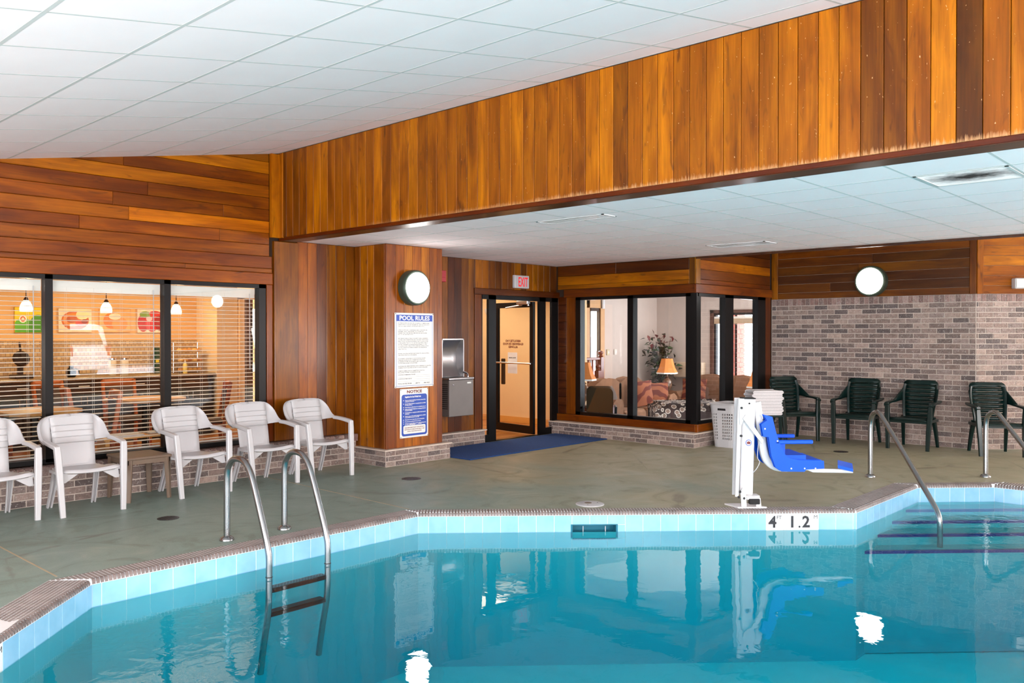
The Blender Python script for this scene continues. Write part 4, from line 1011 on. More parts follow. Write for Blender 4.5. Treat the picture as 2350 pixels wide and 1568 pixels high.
for x, y, rz, lb in ((2.17, 7.69, 1, 'white resin armchair cut off by the left edge of the frame'), (3.85, 7.70, 2, 'white resin armchair just right of the taupe side table'), (4.575, 7.66, -1, 'white resin armchair behind the near rail of the ladder'), (5.225, 7.63, -1, 'white resin armchair standing nearest the wooden pillar')):
    dup(c0, (x, y, 0), R(rz), lb)
# ---- taupe side table
t = thing('side_table', 'small taupe plastic side table between two white armchairs', 'table', (3.39, 7.80, 0))
b = MB(); b.rbox(-0.205, 0.205, -0.225, 0.225, 0.375, 0.40, 0.006); b.build('table_top', 'taupe_plastic', t)
b = MB()
for q in ((-0.19, 0.19, -0.21, -0.20), (-0.19, 0.19, 0.20, 0.21), (-0.19, -0.18, -0.21, 0.21), (0.18, 0.19, -0.21, 0.21)): b.box(*q, 0.335, 0.376)
b.build('apron', 'taupe_plastic', t)
for sx in (-1, 1):
    for sy in (-1, 1):
        b = MB(); b.sweep([(0.172 * sx, 0.19 * sy, 0.376), (0.178 * sx, 0.198 * sy, 0.2), (0.185 * sx, 0.205 * sy, 0.0)], 0.028, 0.020, square=True, taper=[1.1, 0.9, 0.7]); b.build('leg', 'taupe_plastic', t)

# ---- green resin chairs
def green_chair(label):
    t = thing('garden_armchair', label, 'chair', group='dark green armchairs by the brick wall'); mat = 'green_plastic'
    def yb(z): return 0.17 + 0.12 * ((z - 0.39) / 0.50) ** 1.2 if z > 0.39 else 0.17
    # frame of the back: arched top, tapering sides
    hw = lambda z: 0.185 + 0.035 * min(1, max(0, (z - 0.38) / 0.30)) - (0.0 if z < 0.72 else 0.03 * ((z - 0.72) / 0.15) ** 2)
    for sx in (-1, 1):
        b = MB(); zs2 = [0.36, 0.45, 0.55, 0.65, 0.75, 0.80, 0.825]
        b.sweep([((hw(z) - 0.018) * sx, yb(z), z) for z in zs2], 0.024, 0.011, square=True); b.build('back_stile', mat, t, True)
        # flared shoulder into the arm
        rows = []
        for i in range(6):
            v = i / 5; z1 = 0.78 - 0.17 * v; zz_ = 0.70 - 0.13 * v
            a = Vector(((hw(z1) - 0.01), yb(z1), z1)); c = Vector((0.225 + 0.05 * v, yb(z1) - 0.22 * v, 0.775 - 0.175 * v)); row = []
            for j in range(4): p = a.lerp(c, j / 3); row.append((p.x * sx, p.y, p.z))
            rows.append(row)
        b = MB(); b.grid(rows); mods(b.build('shoulder', mat, t, True), solid=0.012)
        b = MB(); b.sweep([(0.262 * sx, 0.17, 0.615), (0.272 * sx, 0.06, 0.605), (0.276 * sx, -0.10, 0.60), (0.274 * sx, -0.205, 0.59), (0.272 * sx, -0.235, 0.565)], 0.030, 0.015, square=True); b.build('armrest', mat, t, True)
        b = MB(); b.sweep([(0.268 * sx, -0.215, 0.60), (0.262 * sx, -0.225, 0.42), (0.250 * sx, -0.245, 0.2), (0.245 * sx, -0.26, 0.0)], 0.030, 0.026, square=True, up=(0, 1, 0), taper=[0.8, 1, 0.85, 0.7]); b.build('leg', mat, t, True)
        b = MB(); b.sweep([(0.19 * sx, 0.16, 0.40), (0.205 * sx, 0.22, 0.2), (0.215 * sx, 0.265, 0.0)], 0.026, 0.024, square=True, taper=[1.0, 0.85, 0.65]); b.build('leg', mat, t, True)
    for k in range(8):
        z = 0.425 + k * 0.052; w = hw(z) - 0.03
        b = MB(); rows = []
        for zz_ in (z - 0.0225, z + 0.0225): rows.append([(x * w, yb(zz_) + 0.016 * (1 - x * x), zz_) for x in (-1, -0.6, -0.2, 0.2, 0.6, 1)])
        b.grid(rows); mods(b.build('slat', mat, t, True), solid=0.010)
    b = MB(); rows = []
    for z in (0.818, 0.84, 0.862, 0.874, 0.88): w = hw(0.80) + 0.004 - max(0, z - 0.84) ** 2 * 26; rows.append([(x * w, yb(z) + 0.014 * (1 - x * x), z) for x in (-1, -0.5, 0, 0.5, 1)])
    b.grid(rows); mods(b.build('top_rail', mat, t, True), solid=0.014)
    rows = []
    for j in range(9):
        v = j / 8; y = 0.18 - 0.42 * v; w = 0.19 + 0.055 * v; z = 0.385 + 0.018 * v - 0.012 * math.sin(math.pi * v) - (0.03 if j == 8 else 0)
        rows.append([(-w + 2 * w * i / 6, y, z) for i in range(7)])
    b = MB(); b.grid(rows); mods(b.build('seat', mat, t, True), solid=0.014, off=-1)
    b = MB(); b.box(-0.25, 0.25, -0.235, -0.215, 0.345, 0.385); b.box(-0.25, -0.23, -0.22, 0.18, 0.35, 0.385); b.box(0.23, 0.25, -0.22, 0.18, 0.35, 0.385); b.build('seat_rail', mat, t)
    return t
g0 = green_chair('dark green slatted armchair nearest the lounge corner, behind the pool lift')
g0.location = (11.60, 5.27, 0); g0.rotation_euler = (0, 0, math.atan2(-0.80, -0.60) + math.pi / 2)
for x, y, rz, lb in ((11.795, 4.42, -86, 'dark green slatted armchair directly beneath the round lamp on the brick wall'), (11.79, 3.69, -90, 'dark green slatted armchair standing just left of the brick wall corner'), (11.88, 2.76, -58, 'dark green slatted armchair past the brick corner, behind the farther handrail')):
    dup(g0, (x, y, 0), R(rz), lb)
# towel table and towels
t = thing('towel_table', 'low dark green plastic table carrying the folded towels', 'table', (10.88, 5.36, 0), R(-43))
b = MB(); b.rbox(-0.21, 0.21, -0.17, 0.17, 0.37, 0.40, 0.006); b.build('table_top', 'green_plastic', t)
for sx in (-1, 1):
    for sy in (-1, 1):
        b = MB(); b.sweep([(0.18 * sx, 0.14 * sy, 0.37), (0.19 * sx, 0.15 * sy, 0.0)], 0.024, 0.022, square=True, taper=[1, 0.75]); b.build('leg', 'green_plastic', t)
place = ['topmost', 'second from top', 'third from top', 'fourth from top', 'fifth from top', 'sixth from top', 'seventh from top', 'bottom']
for k in range(8):
    z = 0.402 + (7 - k) * 0.041; rr = random.Random(k); dx = rr.uniform(-0.012, 0.012)
    b = MB(); n = 12
    prof = [(-0.20 + dx, 0.002), (-0.10, 0.0), (0.0, 0.0), (0.10, 0.0), (0.19 + dx, 0.002)]
    loop = [(-0.19 + dx, 0.001), (0.19 + dx, 0.001), (0.208 + dx, 0.012), (0.208 + dx, 0.026), (0.19 + dx, 0.038), (0.0, 0.039), (-0.19 + dx, 0.038), (-0.208 + dx, 0.026), (-0.208 + dx, 0.012)]
    b.prism([(x, z + q) for x, q in loop], -0.15, 0.15, 'xz')
    mt = Matrix.Translation((10.88, 5.36, 0)) @ Matrix.Rotation(R(-43 + rr.uniform(-3, 3)), 4, 'Z')
    o = b.build('folded_towel', 'towel', None, True, mtx=mt); mods(o, bevel=0.006)
    tag(o, 'folded white towel, %s in the stack on the green table' % place[k], 'towel', 'folded towels')
    b = MB(); b.box(-0.211 + dx, 0.211 + dx, -0.152, 0.10, z + 0.0185, z + 0.0205); b.build('fold_line', 'ink_grey', o)

# ---- laundry basket
t = thing('laundry_basket', 'tall white plastic laundry basket with square holes', 'basket', (10.33, 5.56, 0), 0)
def ring(f, n=64):
    W, D, r_ = (0.20 + 0.05 * f), (0.15 + 0.04 * f), 0.07; p = rrect(-W, W, -D, D, r_, 3); out = []
    L = [0]
    for i in range(len(p)): a, c = p[i], p[(i + 1) % len(p)]; L.append(L[-1] + math.hypot(c[0] - a[0], c[1] - a[1]))
    for k in range(n):
        s_ = L[-1] * k / n; i = max(j for j in range(len(p)) if L[j] <= s_ + 1e-9); a, c = p[i], p[(i + 1) % len(p)]; u = (s_ - L[i]) / max(1e-9, L[i + 1] - L[i]); out.append((a[0] + (c[0] - a[0]) * u, a[1] + (c[1] - a[1]) * u))
    return out
zl = [0.0, 0.06, 0.09] + sum([[0.09 + 0.04 * k + 0.016, 0.09 + 0.04 * (k + 1)] for k in range(9)], []) + [0.50, 0.57]
b = MB(); n = 96; vs = []
for z in zl: vs += [(x, y, z) for x, y in ring(z / 0.57, n)]
fs = [tuple(range(n - 1, -1, -1))]
for i in range(len(zl) - 1):
    hole_row = 2 <= i <= 19 and (i % 2 == 1)
    for j in range(n):
        if hole_row and j % 2 == 0 and not (j % 24 in (10, 12)): continue
        fs.append((i * n + j, i * n + (j + 1) % n, (i + 1) * n + (j + 1) % n, (i + 1) * n + j))
b.add(vs, fs); mods(b.build('basket_body', 'white_plastic', t), solid=0.004)
b = MB(); rg = ring(1.0, 64); b.sweep([(x * 1.03, y * 1.04, 0.575) for x, y in rg + rg[:1]], 0.016, 0.010, n=8, caps=False); b.build('basket_rim', 'white_plastic', t, True)
for sx in (-1, 1):
    b = MB(); b.rbox(min(0.240 * sx, 0.2475 * sx), max(0.240 * sx, 0.2475 * sx), -0.06, 0.06, 0.49, 0.53, 0.003); b.build('hand_grip', 'dark_metal', t)

# ---- pool mat, drains and lid
b = MB(); b.rbox(7.045, 9.775, 7.19, 8.15, 0.001, 0.013, 0.004)
tag(b.build('floor_mat', 'carpet_blue'), 'long blue carpet mat lying before the glass door', 'mat')
def drain(x, y, label, r=0.075):
    t = thing('floor_drain', label, 'drain', (x, y, 0.0005), group='floor drains')
    b = MB(); b.lathe([(r, 0.0), (r, 0.002), (r - 0.01, 0.003), (0.01, 0.003)], 28); b.build('drain_plate', 'dark_metal', t, True)
    b = MB()
    for k in range(7):
        yy = -r * 0.72 + k * r * 0.24; w = math.sqrt(max(0, (r * 0.8) ** 2 - yy * yy)); b.box(-w, w, yy - 0.002, yy + 0.002, 0.003, 0.0036)
    b.build('slot', 'black_rubber', t)
drain(3.16, 6.732, 'round dark floor drain on the deck before the white armchairs', 0.085)
drain(5.74, 6.728, 'round dark floor drain on the deck before the pillar', 0.10)
drain(10.779, 4.253, 'round dark floor drain on the deck near the green armchairs', 0.09)
t = thing('skimmer_lid', 'round white plastic skimmer lid in the deck above the skimmer mouth', 'lid', (5.94, 4.557, 0.0005))
b = MB(); b.lathe([(0.125, 0.0), (0.125, 0.006), (0.115, 0.010), (0.02, 0.011)], 36); b.build('lid_plate', 'white_plastic', t, True)
b = MB(); b.lathe([(0.032, 0.010), (0.032, 0.0125), (0.01, 0.0125)], 16, c=(0.0, 0.02, 0)); b.build('finger_hole', 'taupe_plastic', t)
for sx in (-0.07, 0.07):
    b = MB(); b.lathe([(0.006, 0.010), (0.006, 0.012), (0.002, 0.012)], 8, c=(sx, -0.03, 0)); b.build('screw', 'dark_metal', t)

# ---- ladder and handrails
def flange(b, x, y): b.lathe([(0.052, 0.001), (0.052, 0.008), (0.046, 0.02), (0.028, 0.032), (0.024, 0.034)], 24, c=(x, y, 0))
t = thing('pool_ladder', 'stainless steel pool ladder with two tall looped rails', 'ladder')
pts = [(5.703, 0.0), (5.70, 0.30), (5.695, 0.48), (5.668, 0.55), (5.61, 0.597), (5.535, 0.610), (5.455, 0.597), (5.392, 0.55), (5.33, 0.45), (5.20, 0.165), (5.152, 0.045), (5.135, -0.03), (5.135, -0.16), (5.14, -0.33), (5.155, -0.45), (5.20, -0.62), (5.25, -0.85)]
for x in (3.113, 3.59):
    b = MB(); b.sweep(bez([(x, y, z) for y, z in pts], 5), 0.0225, n=14); rl = b.build('rail', 'rail_steel', t, True)
    b = MB(); flange(b, x, 5.703); b.build('flange', 'rail_steel', rl, True)
    b = MB(); b.sweep([(x, 5.135, -0.155), (x, 5.135, -0.160)], 0.0245, n=14); b.build('joint_ring', 'black_rubber', rl)
for y, z in ((5.15, -0.25), (5.165, -0.42)):
    b = MB(); b.rbox(3.125, 3.578, y - 0.03, y + 0.05, z - 0.02, z + 0.012, 0.006); b.build('rung', 'dark_metal', t)
hd = Vector((-h_, -h_, 0))
def handrail(x, y, label):
    t = thing('pool_handrail', label, 'handrail', group=None)
    o = Vector((x, y, 0)); P_ = [(0, 0), (0.0, 0.30), (0.0, 0.50), (0.012, 0.60), (0.055, 0.665), (0.13, 0.695), (0.205, 0.685), (0.27, 0.645), (0.38, 0.57), (0.75, 0.315), (1.20, -0.01), (1.31, -0.10), (1.345, -0.18), (1.35, -0.30), (1.35, -0.44)]
    b = MB(); b.sweep(bez([o + hd * s_ + Vector((0, 0, z)) for s_, z in P_], 5), 0.024, n=14); b.build('rail', 'rail_steel', t, True)
    b = MB(); flange(b, x, y); b.build('flange', 'rail_steel', t, True)
    q = o + hd * 1.35; b = MB(); b.lathe([(0.06, -0.46), (0.06, -0.452), (0.03, -0.43), (0.026, -0.42)], 20, c=(q.x, q.y, 0)); b.build('foot', 'dark_metal', t, True)
handrail(9.08, 3.274, 'stainless steel handrail sloping into the pool beside the lift seat')
handrail(9.90, 2.385, 'stainless steel handrail sloping into the pool near the right frame edge')

# ---- pool lift
lf = frame((6.771, 3.463, 0), (h_, -h_, 0), (h_, h_, 0))   # x along the picture of the lift, y away from the pool, z up
t = thing('pool_lift', 'white pool lift mast with a blue plastic seat on its arm', 'pool lift', mtx=lf)
k_ = 0.00377
def LX(px): return (px - 1720) * k_
def LZ(py): return (1165 - py) * k_
W_ = 'white_enamel'
b = MB(); b.prism([(LX(1690), -0.035), (LX(1757), -0.035), (LX(1735), 0.13), (LX(1672), 0.13)], 0.001, 0.012, 'xy'); b.build('base_plate', W_, t)
b = MB(); m_ = Matrix.Translation((LX(1714), 0.06, 0.10)) @ Matrix.Rotation(R(1.6), 4, 'Y')
b.rbox(-0.058, 0.058, -0.05, 0.05, 0.0, 0.84, 0.012, m_); ms = b.build('mast', W_, t)
b = MB(); b.rbox(-0.058, 0.058, -0.05, 0.05, 0.838, 0.848, 0.003, m_); b.build('mast_cap', 'black_rubber', ms)
b = MB(); b.lathe([(0.008, 0), (0.008, 0.004), (0.003, 0.006)], 10, m=m_ @ Matrix.Translation((0.0, -0.05, 0.80)) @ Matrix.Rotation(R(90), 4, 'X')); b.build('bolt', 'black_rubber', ms)
b = MB(); b.lathe([(0.027, 0), (0.027, 0.001), (0.020, 0.0012)], 24, m=m_ @ Matrix.Translation((0.004, -0.0505, 0.46)) @ Matrix.Rotation(R(90), 4, 'X')); em = b.build('emblem', 'ink_blue', ms)
b = MB(); b.lathe([(0.021, 0.001), (0.021, 0.002), (0.014, 0.002)], 24, m=m_ @ Matrix.Translation((0.004, -0.0507, 0.46)) @ Matrix.Rotation(R(90), 4, 'X')); b.build('emblem_disc', 'sign_white', em)
b = MB(); b.prism([(-0.014, -0.012), (0.014, -0.012), (0.018, 0.004), (0.006, 0.012), (-0.006, 0.012), (-0.018, 0.004)], -0.0038, -0.003, 'xz'); q = b.build('emblem_mark', 'ink_maroon', em); q.matrix_basis = m_ @ Matrix.Translation((0.004, -0.050, 0.46))
# actuator channel on the mast's side
b = MB(); b.prism([(LX(1687), LZ(1140)), (LX(1695), LZ(1140)), (LX(1703), LZ(915)), (LX(1693), LZ(915))], 0.0, 0.012, 'xz'); b.prism([(LX(1687), LZ(1140)), (LX(1694), LZ(1140)), (LX(1700), LZ(918)), (LX(1692), LZ(918))], 0.09, 0.10, 'xz'); b.build('side_channel', W_, t)
b = MB(); b.sweep([(LX(1695), 0.05, LZ(1135)), (LX(1699), 0.05, LZ(1020))], 0.018, n=12); b.sweep([(LX(1699), 0.05, LZ(1022)), (LX(1702), 0.05, LZ(930))], 0.010, n=10); b.build('actuator', 'steel_brushed', t, True)
b = MB(); b.prism([(LX(1693), LZ(915)), (LX(1706), LZ(915)), (LX(1712), LZ(950)), (LX(1700), LZ(975)), (LX(1697), LZ(975))], -0.012, -0.004, 'xz'); b.prism([(LX(1693), LZ(915)), (LX(1706), LZ(915)), (LX(1712), LZ(950)), (LX(1697), LZ(975))], 0.105, 0.113, 'xz'); b.build('top_bracket', W_, t)
for px, py in ((1700, 936), (1699, 1000), (1697, 1128), (1694, 1140), (1706, 1143)):
    b = MB(); b.lathe([(0.011, 0), (0.011, 0.008), (0.005, 0.012)], 8, m=Matrix.Translation((LX(px), -0.012, LZ(py))) @ Matrix.Rotation(R(90), 4, 'X')); b.build('bolt', 'dark_metal', t)
# foot bracket with battery box
b = MB(); b.prism([(LX(1700), LZ(1165) + 0.012), (LX(1712), LZ(1165) + 0.012), (LX(1710), LZ(1125)), (LX(1703), LZ(1118)), (LX(1698), LZ(1128))], -0.02, -0.008, 'xz'); b.prism([(LX(1734), 0.012), (LX(1746), 0.012), (LX(1744), LZ(1143)), (LX(1738), LZ(1138)), (LX(1712), LZ(1140)), (LX(1712), LZ(1146)), (LX(1734), LZ(1146))], -0.02, -0.008, 'xz'); b.box(LX(1710), LX(1744), 0.0, 0.10, LZ(1142), LZ(1138)); b.build('foot_bracket', W_, t)
b = MB(); b.rbox(LX(1717), LX(1741), -0.012, 0.03, LZ(1156), LZ(1144), 0.004, Matrix.Translation((0, -0.03, 0))); b.build('battery_box', 'black_rubber', t)
# diagonal link and curved seat spine
b = MB(); b.prism([(LX(1702), LZ(960)), (LX(1709), LZ(951)), (LX(1750), LZ(1010)), (LX(1746), LZ(1018))], -0.03, -0.015, 'xz'); b.build('link_arm', W_, t)
sp_ = bez([(LX(1741), 0.06, LZ(924)), (LX(1746), 0.06, LZ(960)), (LX(1752), 0.06, LZ(1000)), (LX(1757), 0.06, LZ(1035)), (LX(1766), 0.06, LZ(1060)), (LX(1785), 0.06, LZ(1074)), (LX(1812), 0.06, LZ(1077))], 4)
b = MB(); b.sweep(sp_, 0.032, 0.026, square=True, up=(0, 1, 0)); b.build('seat_spine', W_, t, True)
# blue moulded seat: side silhouette extruded, hollow between two sides
sd = [(1751, 953), (1767, 957), (1774, 985), (1782, 1010), (1792, 1040), (1803, 1053), (1820, 1059), (1886, 1058), (1886, 1073), (1845, 1080), (1790, 1079), (1776, 1066), (1768, 1040), (1762, 1000), (1748, 1000), (1744, 974)]
Y0, Y1 = -0.05, 0.42
inner_ = [(1768, 962), (1776, 992), (1785, 1020), (1795, 1042), (1806, 1052), (1822, 1056), (1884, 1056), (1884, 1066), (1818, 1070), (1800, 1066), (1784, 1052), (1774, 1030), (1766, 990)]
b = MB(); b.prism([(LX(x), LZ(y)) for x, y in inner_], Y0 + 0.05, Y1 - 0.05, 'xz'); b.build('seat_shell', 'blue_plastic', t)
lobe = [(1751, 953), (1767, 957), (1775, 990), (1783, 1015), (1796, 1042), (1808, 1052), (1828, 1056), (1886, 1058), (1887, 1073), (1846, 1075), (1842, 1080), (1790, 1079), (1777, 1070), (1768, 1045), (1761, 1000), (1749, 1000), (1744, 974), (1758, 964)]
for y0, y1 in ((Y0, Y0 + 0.05), (Y1 - 0.05, Y1)):
    b = MB(); b.prism([(LX(x), LZ(y)) for x, y in lobe], y0, y1, 'xz'); mods(b.build('seat_side', 'blue_plastic', t), bevel=0.006)
b = MB(); b.box(LX(1800), LX(1850), Y0 + 0.04, Y1 - 0.04, LZ(1054) - 0.01, LZ(1045)); b.build('seat_pad', 'blue_plastic', t)
b = MB(); b.rbox(LX(1776), LX(1863), Y0 - 0.0, Y0 + 0.045, LZ(1018), LZ(1009.5), 0.006); b.build('arm_rest', 'blue_plastic', t)
b = MB(); b.rbox(LX(1776), LX(1863), Y1 - 0.045, Y1, LZ(1018), LZ(1009.5), 0.006); b.build('arm_rest', 'blue_plastic', t)
b = MB(); b.prism([(LX(1797), LZ(1010)), (LX(1802), LZ(1016)), (LX(1802), LZ(1050)), (LX(1790), LZ(1040)), (LX(1785), LZ(1010))], Y0 + 0.045, Y0 + 0.06, 'xz'); b.build('side_web', 'blue_plastic', t)
for px, py in ((1751, 983), (1780, 1011), (1812, 1074), (1843, 1074), (1868, 1074)):
    b = MB(); b.lathe([(0.007, 0), (0.007, 0.003), (0.003, 0.005)], 10, m=Matrix.Translation((LX(px), Y0, LZ(py))) @ Matrix.Rotation(R(90), 4, 'X')); b.build('rivet', 'sign_white', t)
b = MB(); b.sweep([(LX(1800), 0.05, LZ(1079)), (LX(1860), 0.05, LZ(1078)), (LX(1872), 0.05, LZ(1083)), (LX(1966), 0.05, LZ(1085))], 0.016, 0.013, square=True, up=(0, 1, 0)); b.build('footrest_arm', W_, t)
b = MB(); fq = [(LX(1928), 0.02, LZ(1071)), (LX(1948), 0.20, LZ(1066)), (LX(1976), 0.14, LZ(1072)), (LX(1958), -0.03, LZ(1078))]
b.add([(x, y, z + 0.004) for x, y, z in fq] + [(x, y, z - 0.022) for x, y, z in fq], [(0, 1, 2, 3), (4, 5, 6, 7), (0, 1, 5, 4), (1, 2, 6, 5), (2, 3, 7, 6), (3, 0, 4, 7)]); b.build('footrest', 'blue_plastic', t)
b = MB(); b.sweep(bez([(LX(1744), 0.03, LZ(1010)), (LX(1741), 0.03, LZ(1050)), (LX(1746), 0.03, LZ(1062)), (LX(1738), 0.04, LZ(1080)), (LX(1724), 0.06, LZ(1095))], 6), 0.0035, n=6); b.build('cable', 'white_plastic', t, True)

# ---- blinds behind the dining window
bl_names = ['white slatted blind in the window bay at the left frame edge', 'white slatted blind in the middle window bay', 'white slatted blind in the window bay next to the wooden post']
slat_me = {}
for (x0, x1), lb in zip(((1.77, 2.702), (2.787, 3.781), (3.867, 4.815)), bl_names):
    t = thing('window_blind', lb, 'blind', (x0, 8.235, 0), group=None); L = x1 - x0
    b = MB(); b.box(0, L, -0.02, 0.025, 1.925, 1.985); b.build('head_rail', 'blind_white', t)
    b = MB(); b.box(0, L, -0.014, 0.018, 1.885, 1.925); b.build('valance', 'blind_white', t)
    b = MB(); rows = []
    for j in range(4): y = -0.019 + 0.0127 * j; rows.append([(0.002, y, 0.002 - 6 * (y ** 2) + 0.10 * y), (L - 0.002, y, 0.002 - 6 * (y ** 2) + 0.10 * y)])
    b.grid(rows); me = None
    for k in range(36):
        if me is None:
            b2 = MB(); r0 = rows; top = [[(p[0], p[1], p[2] + 0.0028) for p in r] for r in r0]; b2.grid(r0); b2.grid(top)
            b2.add([r0[0][0], r0[0][1], top[0][1], top[0][0]], [(0, 1, 2, 3)]); b2.add([r0[-1][0], r0[-1][1], top[-1][1], top[-1][0]], [(0, 1, 2, 3)])
            me = b2.mesh('slat'); me.materials.append(M['blind_white'])
        link('slat', me, None, t, loc=(0, 0, 0.425 + k * 0.0413))
    b = MB(); b.rbox(0, L, -0.02, 0.02, 0.392, 0.408, 0.004); b.build('bottom_rail', 'blind_white', t)
    for f in (0.13, 0.37, 0.63, 0.89):
        b = MB(); b.sweep([(L * f, -0.021, 0.40), (L * f, -0.021, 1.93)], 0.0010, n=4); b.sweep([(L * f, 0.021, 0.40), (L * f, 0.021, 1.93)], 0.0010, n=4); b.build('ladder_cord', 'blind_white', t)
    b = MB(); b.sweep([(L * 0.93, -0.03, 1.93), (L * 0.93, -0.034, 1.12)], 0.0045, n=6); b.build('tilt_wand', 'white_plastic', t)

# ================================================================ DINING ROOM BEHIND THE LEFT WINDOW
b = MB(); b.box(-1.0, 10.7, 8.20, 14.0, -0.05, -0.002); struct('floor_dining', b, 'wood_floor')
b = MB(); b.box(-1.0, 10.7, 8.27, 14.0, 2.62, 2.70); struct('ceiling_dining', b, 'plaster_white')
b = MB(); b.box(-1.0, 6.38, 12.54, 12.66, 0, 2.62); struct('wall_dining_back', b, 'orange_wall')
b = MB(); b.box(-1.1, -1.0, 8.27, 12.7, 0, 2.62); struct('wall_dining_left', b, 'orange_wall')
b = MB(); b.box(6.345, 6.68, 11.90, 12.66, 0, 2.62); struct('wall_dining_pier', b, 'hall_wall')
b = MB(); b.box(6.68, 7.40, 13.4, 13.5, 0, 2.62); struct('wall_dining_passage', b, 'dark_cabinet')
b = MB(); b.box(7.36, 7.46, 8.27, 13.5, 0, 2.62); struct('wall_dining_right', b, 'orange_wall')
b = MB(); b.box(6.70, 6.78, 11.86, 11.96, 0, 2.12); b.box(7.27, 7.36, 11.86, 11.96, 0, 2.12); b.box(6.70, 7.36, 11.86, 11.96, 2.04, 2.12); struct('door_2', b, 'hall_wall')
b = MB(); b.box(6.80, 7.0, 12.0, 12.04, 0, 2.04); t = b.build('dark_door', 'dark_cabinet'); tag(t, 'dark door leaf in the doorway beside the breakfast counter', 'door')
def cabinet(x, w, lb):
    t = thing('base_cabinet', lb, 'cabinet', (x, 11.96, 0), group='dark cabinets under the breakfast counter')
    b = MB(); b.box(0.004, w - 0.004, 0.0, 0.56, 0.08, 0.878); b.box(0.02, w - 0.02, 0.04, 0.56, 0.0, 0.08); b.build('body', 'dark_cabinet', t)
    for i in range(2):
        b = MB(); b.rbox(0.01 + i * w / 2, w / 2 - 0.004 + i * w / 2, -0.018, 0.0, 0.10, 0.70, 0.004); d = b.build('cabinet_door', 'dark_cabinet', t)
        b = MB(); xx = w / 2 + (-0.04 if i == 0 else 0.04); b.sweep([(xx, -0.03, 0.56), (xx, -0.03, 0.66)], 0.005, n=6); b.build('handle', 'chrome', d)
    b = MB(); b.rbox(0.01, w - 0.01, -0.018, 0.0, 0.715, 0.865, 0.004); d = b.build('drawer', 'dark_cabinet', t)
    b = MB(); b.sweep([(w / 2 - 0.07, -0.03, 0.80), (w / 2 + 0.07, -0.03, 0.80)], 0.005, n=6); b.build('handle', 'chrome', d)
where = ['leftmost of the run', 'second from the left', 'below the waffle iron', 'below the waffle picture', 'below the orange middle picture', 'below the fruit picture', 'at the right end of the run']
for k in range(7): cabinet(1.1 + 0.745 * k, 0.745, 'dark breakfast counter base cabinet, ' + where[k])
b = MB(); b.rbox(1.0, 6.34, 11.91, 12.53, 0.88, 0.92, 0.008); tag(b.build('worktop', 'granite'), 'long speckled granite worktop of the breakfast counter', 'worktop')
b = MB(); b.box(1.0, 6.345, 12.52, 12.54, 0.92, 1.41); tag(b.build('trim_3', 'backsplash'), kind='structure')
def picture(x0, x1, z0, z1, bg, lb, shapes):
    t = thing('wall_picture', lb, 'picture', mtx=frame((x0, 12.535, z0), (1, 0, 0), (0, 1, 0))); w, h = x1 - x0, z1 - z0
    b = MB(); b.rbox(0, w, -0.03, 0, 0, h, 0.003); b.build('canvas', 'tinted_print', t, col=bg)
    for i, (kind, cx, cz, rx, rz, c) in enumerate(shapes):
        n = 18; pts_ = []
        for j in range(n):
            a = 2 * math.pi * j / n; px, pz = cx * w + rx * w * math.cos(a), cz * h + rz * h * math.sin(a)
            pts_.append((min(max(px, 0.004), w - 0.004), min(max(pz, 0.004), h - 0.004)))
        b = MB(); b.prism(pts_, -0.0305 - 0.0004 * i, -0.029, 'xz'); b.build('printed_shape', 'tinted_print', t, col=c)
picture(3.79, 4.148, 1.518, 1.86, S(236, 196, 20), 'yellow and green picture on the dining wall with a small ringed disc', [('e', .3, .08, .42, .5, S(84, 168, 30)), ('e', .8, .12, .34, .6, S(60, 140, 26)), ('e', .28, .54, .13, .15, S(250, 240, 220)), ('e', .28, .54, .09, .11, S(210, 90, 30)), ('e', .28, .54, .05, .06, S(250, 220, 180))])
picture(4.335, 4.772, 1.525, 1.856, S(240, 206, 170), 'picture of a waffle plate on the dining wall', [('e', .5, .5, .42, .40, S(200, 96, 34)), ('e', .42, .52, .30, .28, S(228, 132, 50)), ('e', .40, .54, .18, .15, S(180, 80, 24)), ('e', .72, .74, .20, .20, S(250, 214, 160)), ('e', .62, .40, .12, .14, S(206, 60, 34)), ('e', .78, .46, .10, .10, S(150, 50, 30))])
picture(4.88, 5.309, 1.526, 1.86, S(240, 176, 110), 'orange toned picture between the waffle picture and the fruit picture', [('e', .4, .5, .28, .35, S(226, 120, 50)), ('e', .66, .36, .26, .3, S(240, 150, 80)), ('e', .5, .68, .2, .14, S(250, 220, 190))])
picture(5.418, 5.803, 1.52, 1.866, S(244, 214, 190), 'picture of red and green peppers on the dining wall', [('e', .22, .42, .22, .38, S(190, 20, 30)), ('e', .56, .40, .26, .36, S(214, 30, 36)), ('e', .86, .44, .2, .36, S(160, 14, 26)), ('e', .3, .78, .22, .14, S(120, 150, 60)), ('e', .68, .82, .24, .12, S(206, 40, 40)), ('e', .45, .6, .12, .10, S(240, 190, 190))])
def pendant(x, lb):
    t = thing('pendant_lamp', lb, 'lamp', (x, 11.93, 1.79), group='pendant lamps over the breakfast counter')
    b = MB(); b.lathe([(0.072, 0.0), (0.074, 0.04), (0.066, 0.08), (0.046, 0.12), (0.026, 0.145)], 24); b.build('lamp_shade', 'pendant_glow', t, True)
    b = MB(); b.lathe([(0.034, 0.142), (0.026, 0.165), (0.012, 0.185), (0.008, 0.19)], 16); b.build('cap', 'bronze', t, True)
    b = MB(); b.sweep([(0, 0, 0.18), (0, 0, 0.83)], 0.006, n=8); b.build('rod', 'bronze', t)
    point('pendant_light', (x, 11.85, 1.70), 7, (1, 0.74, 0.42), 0.05)
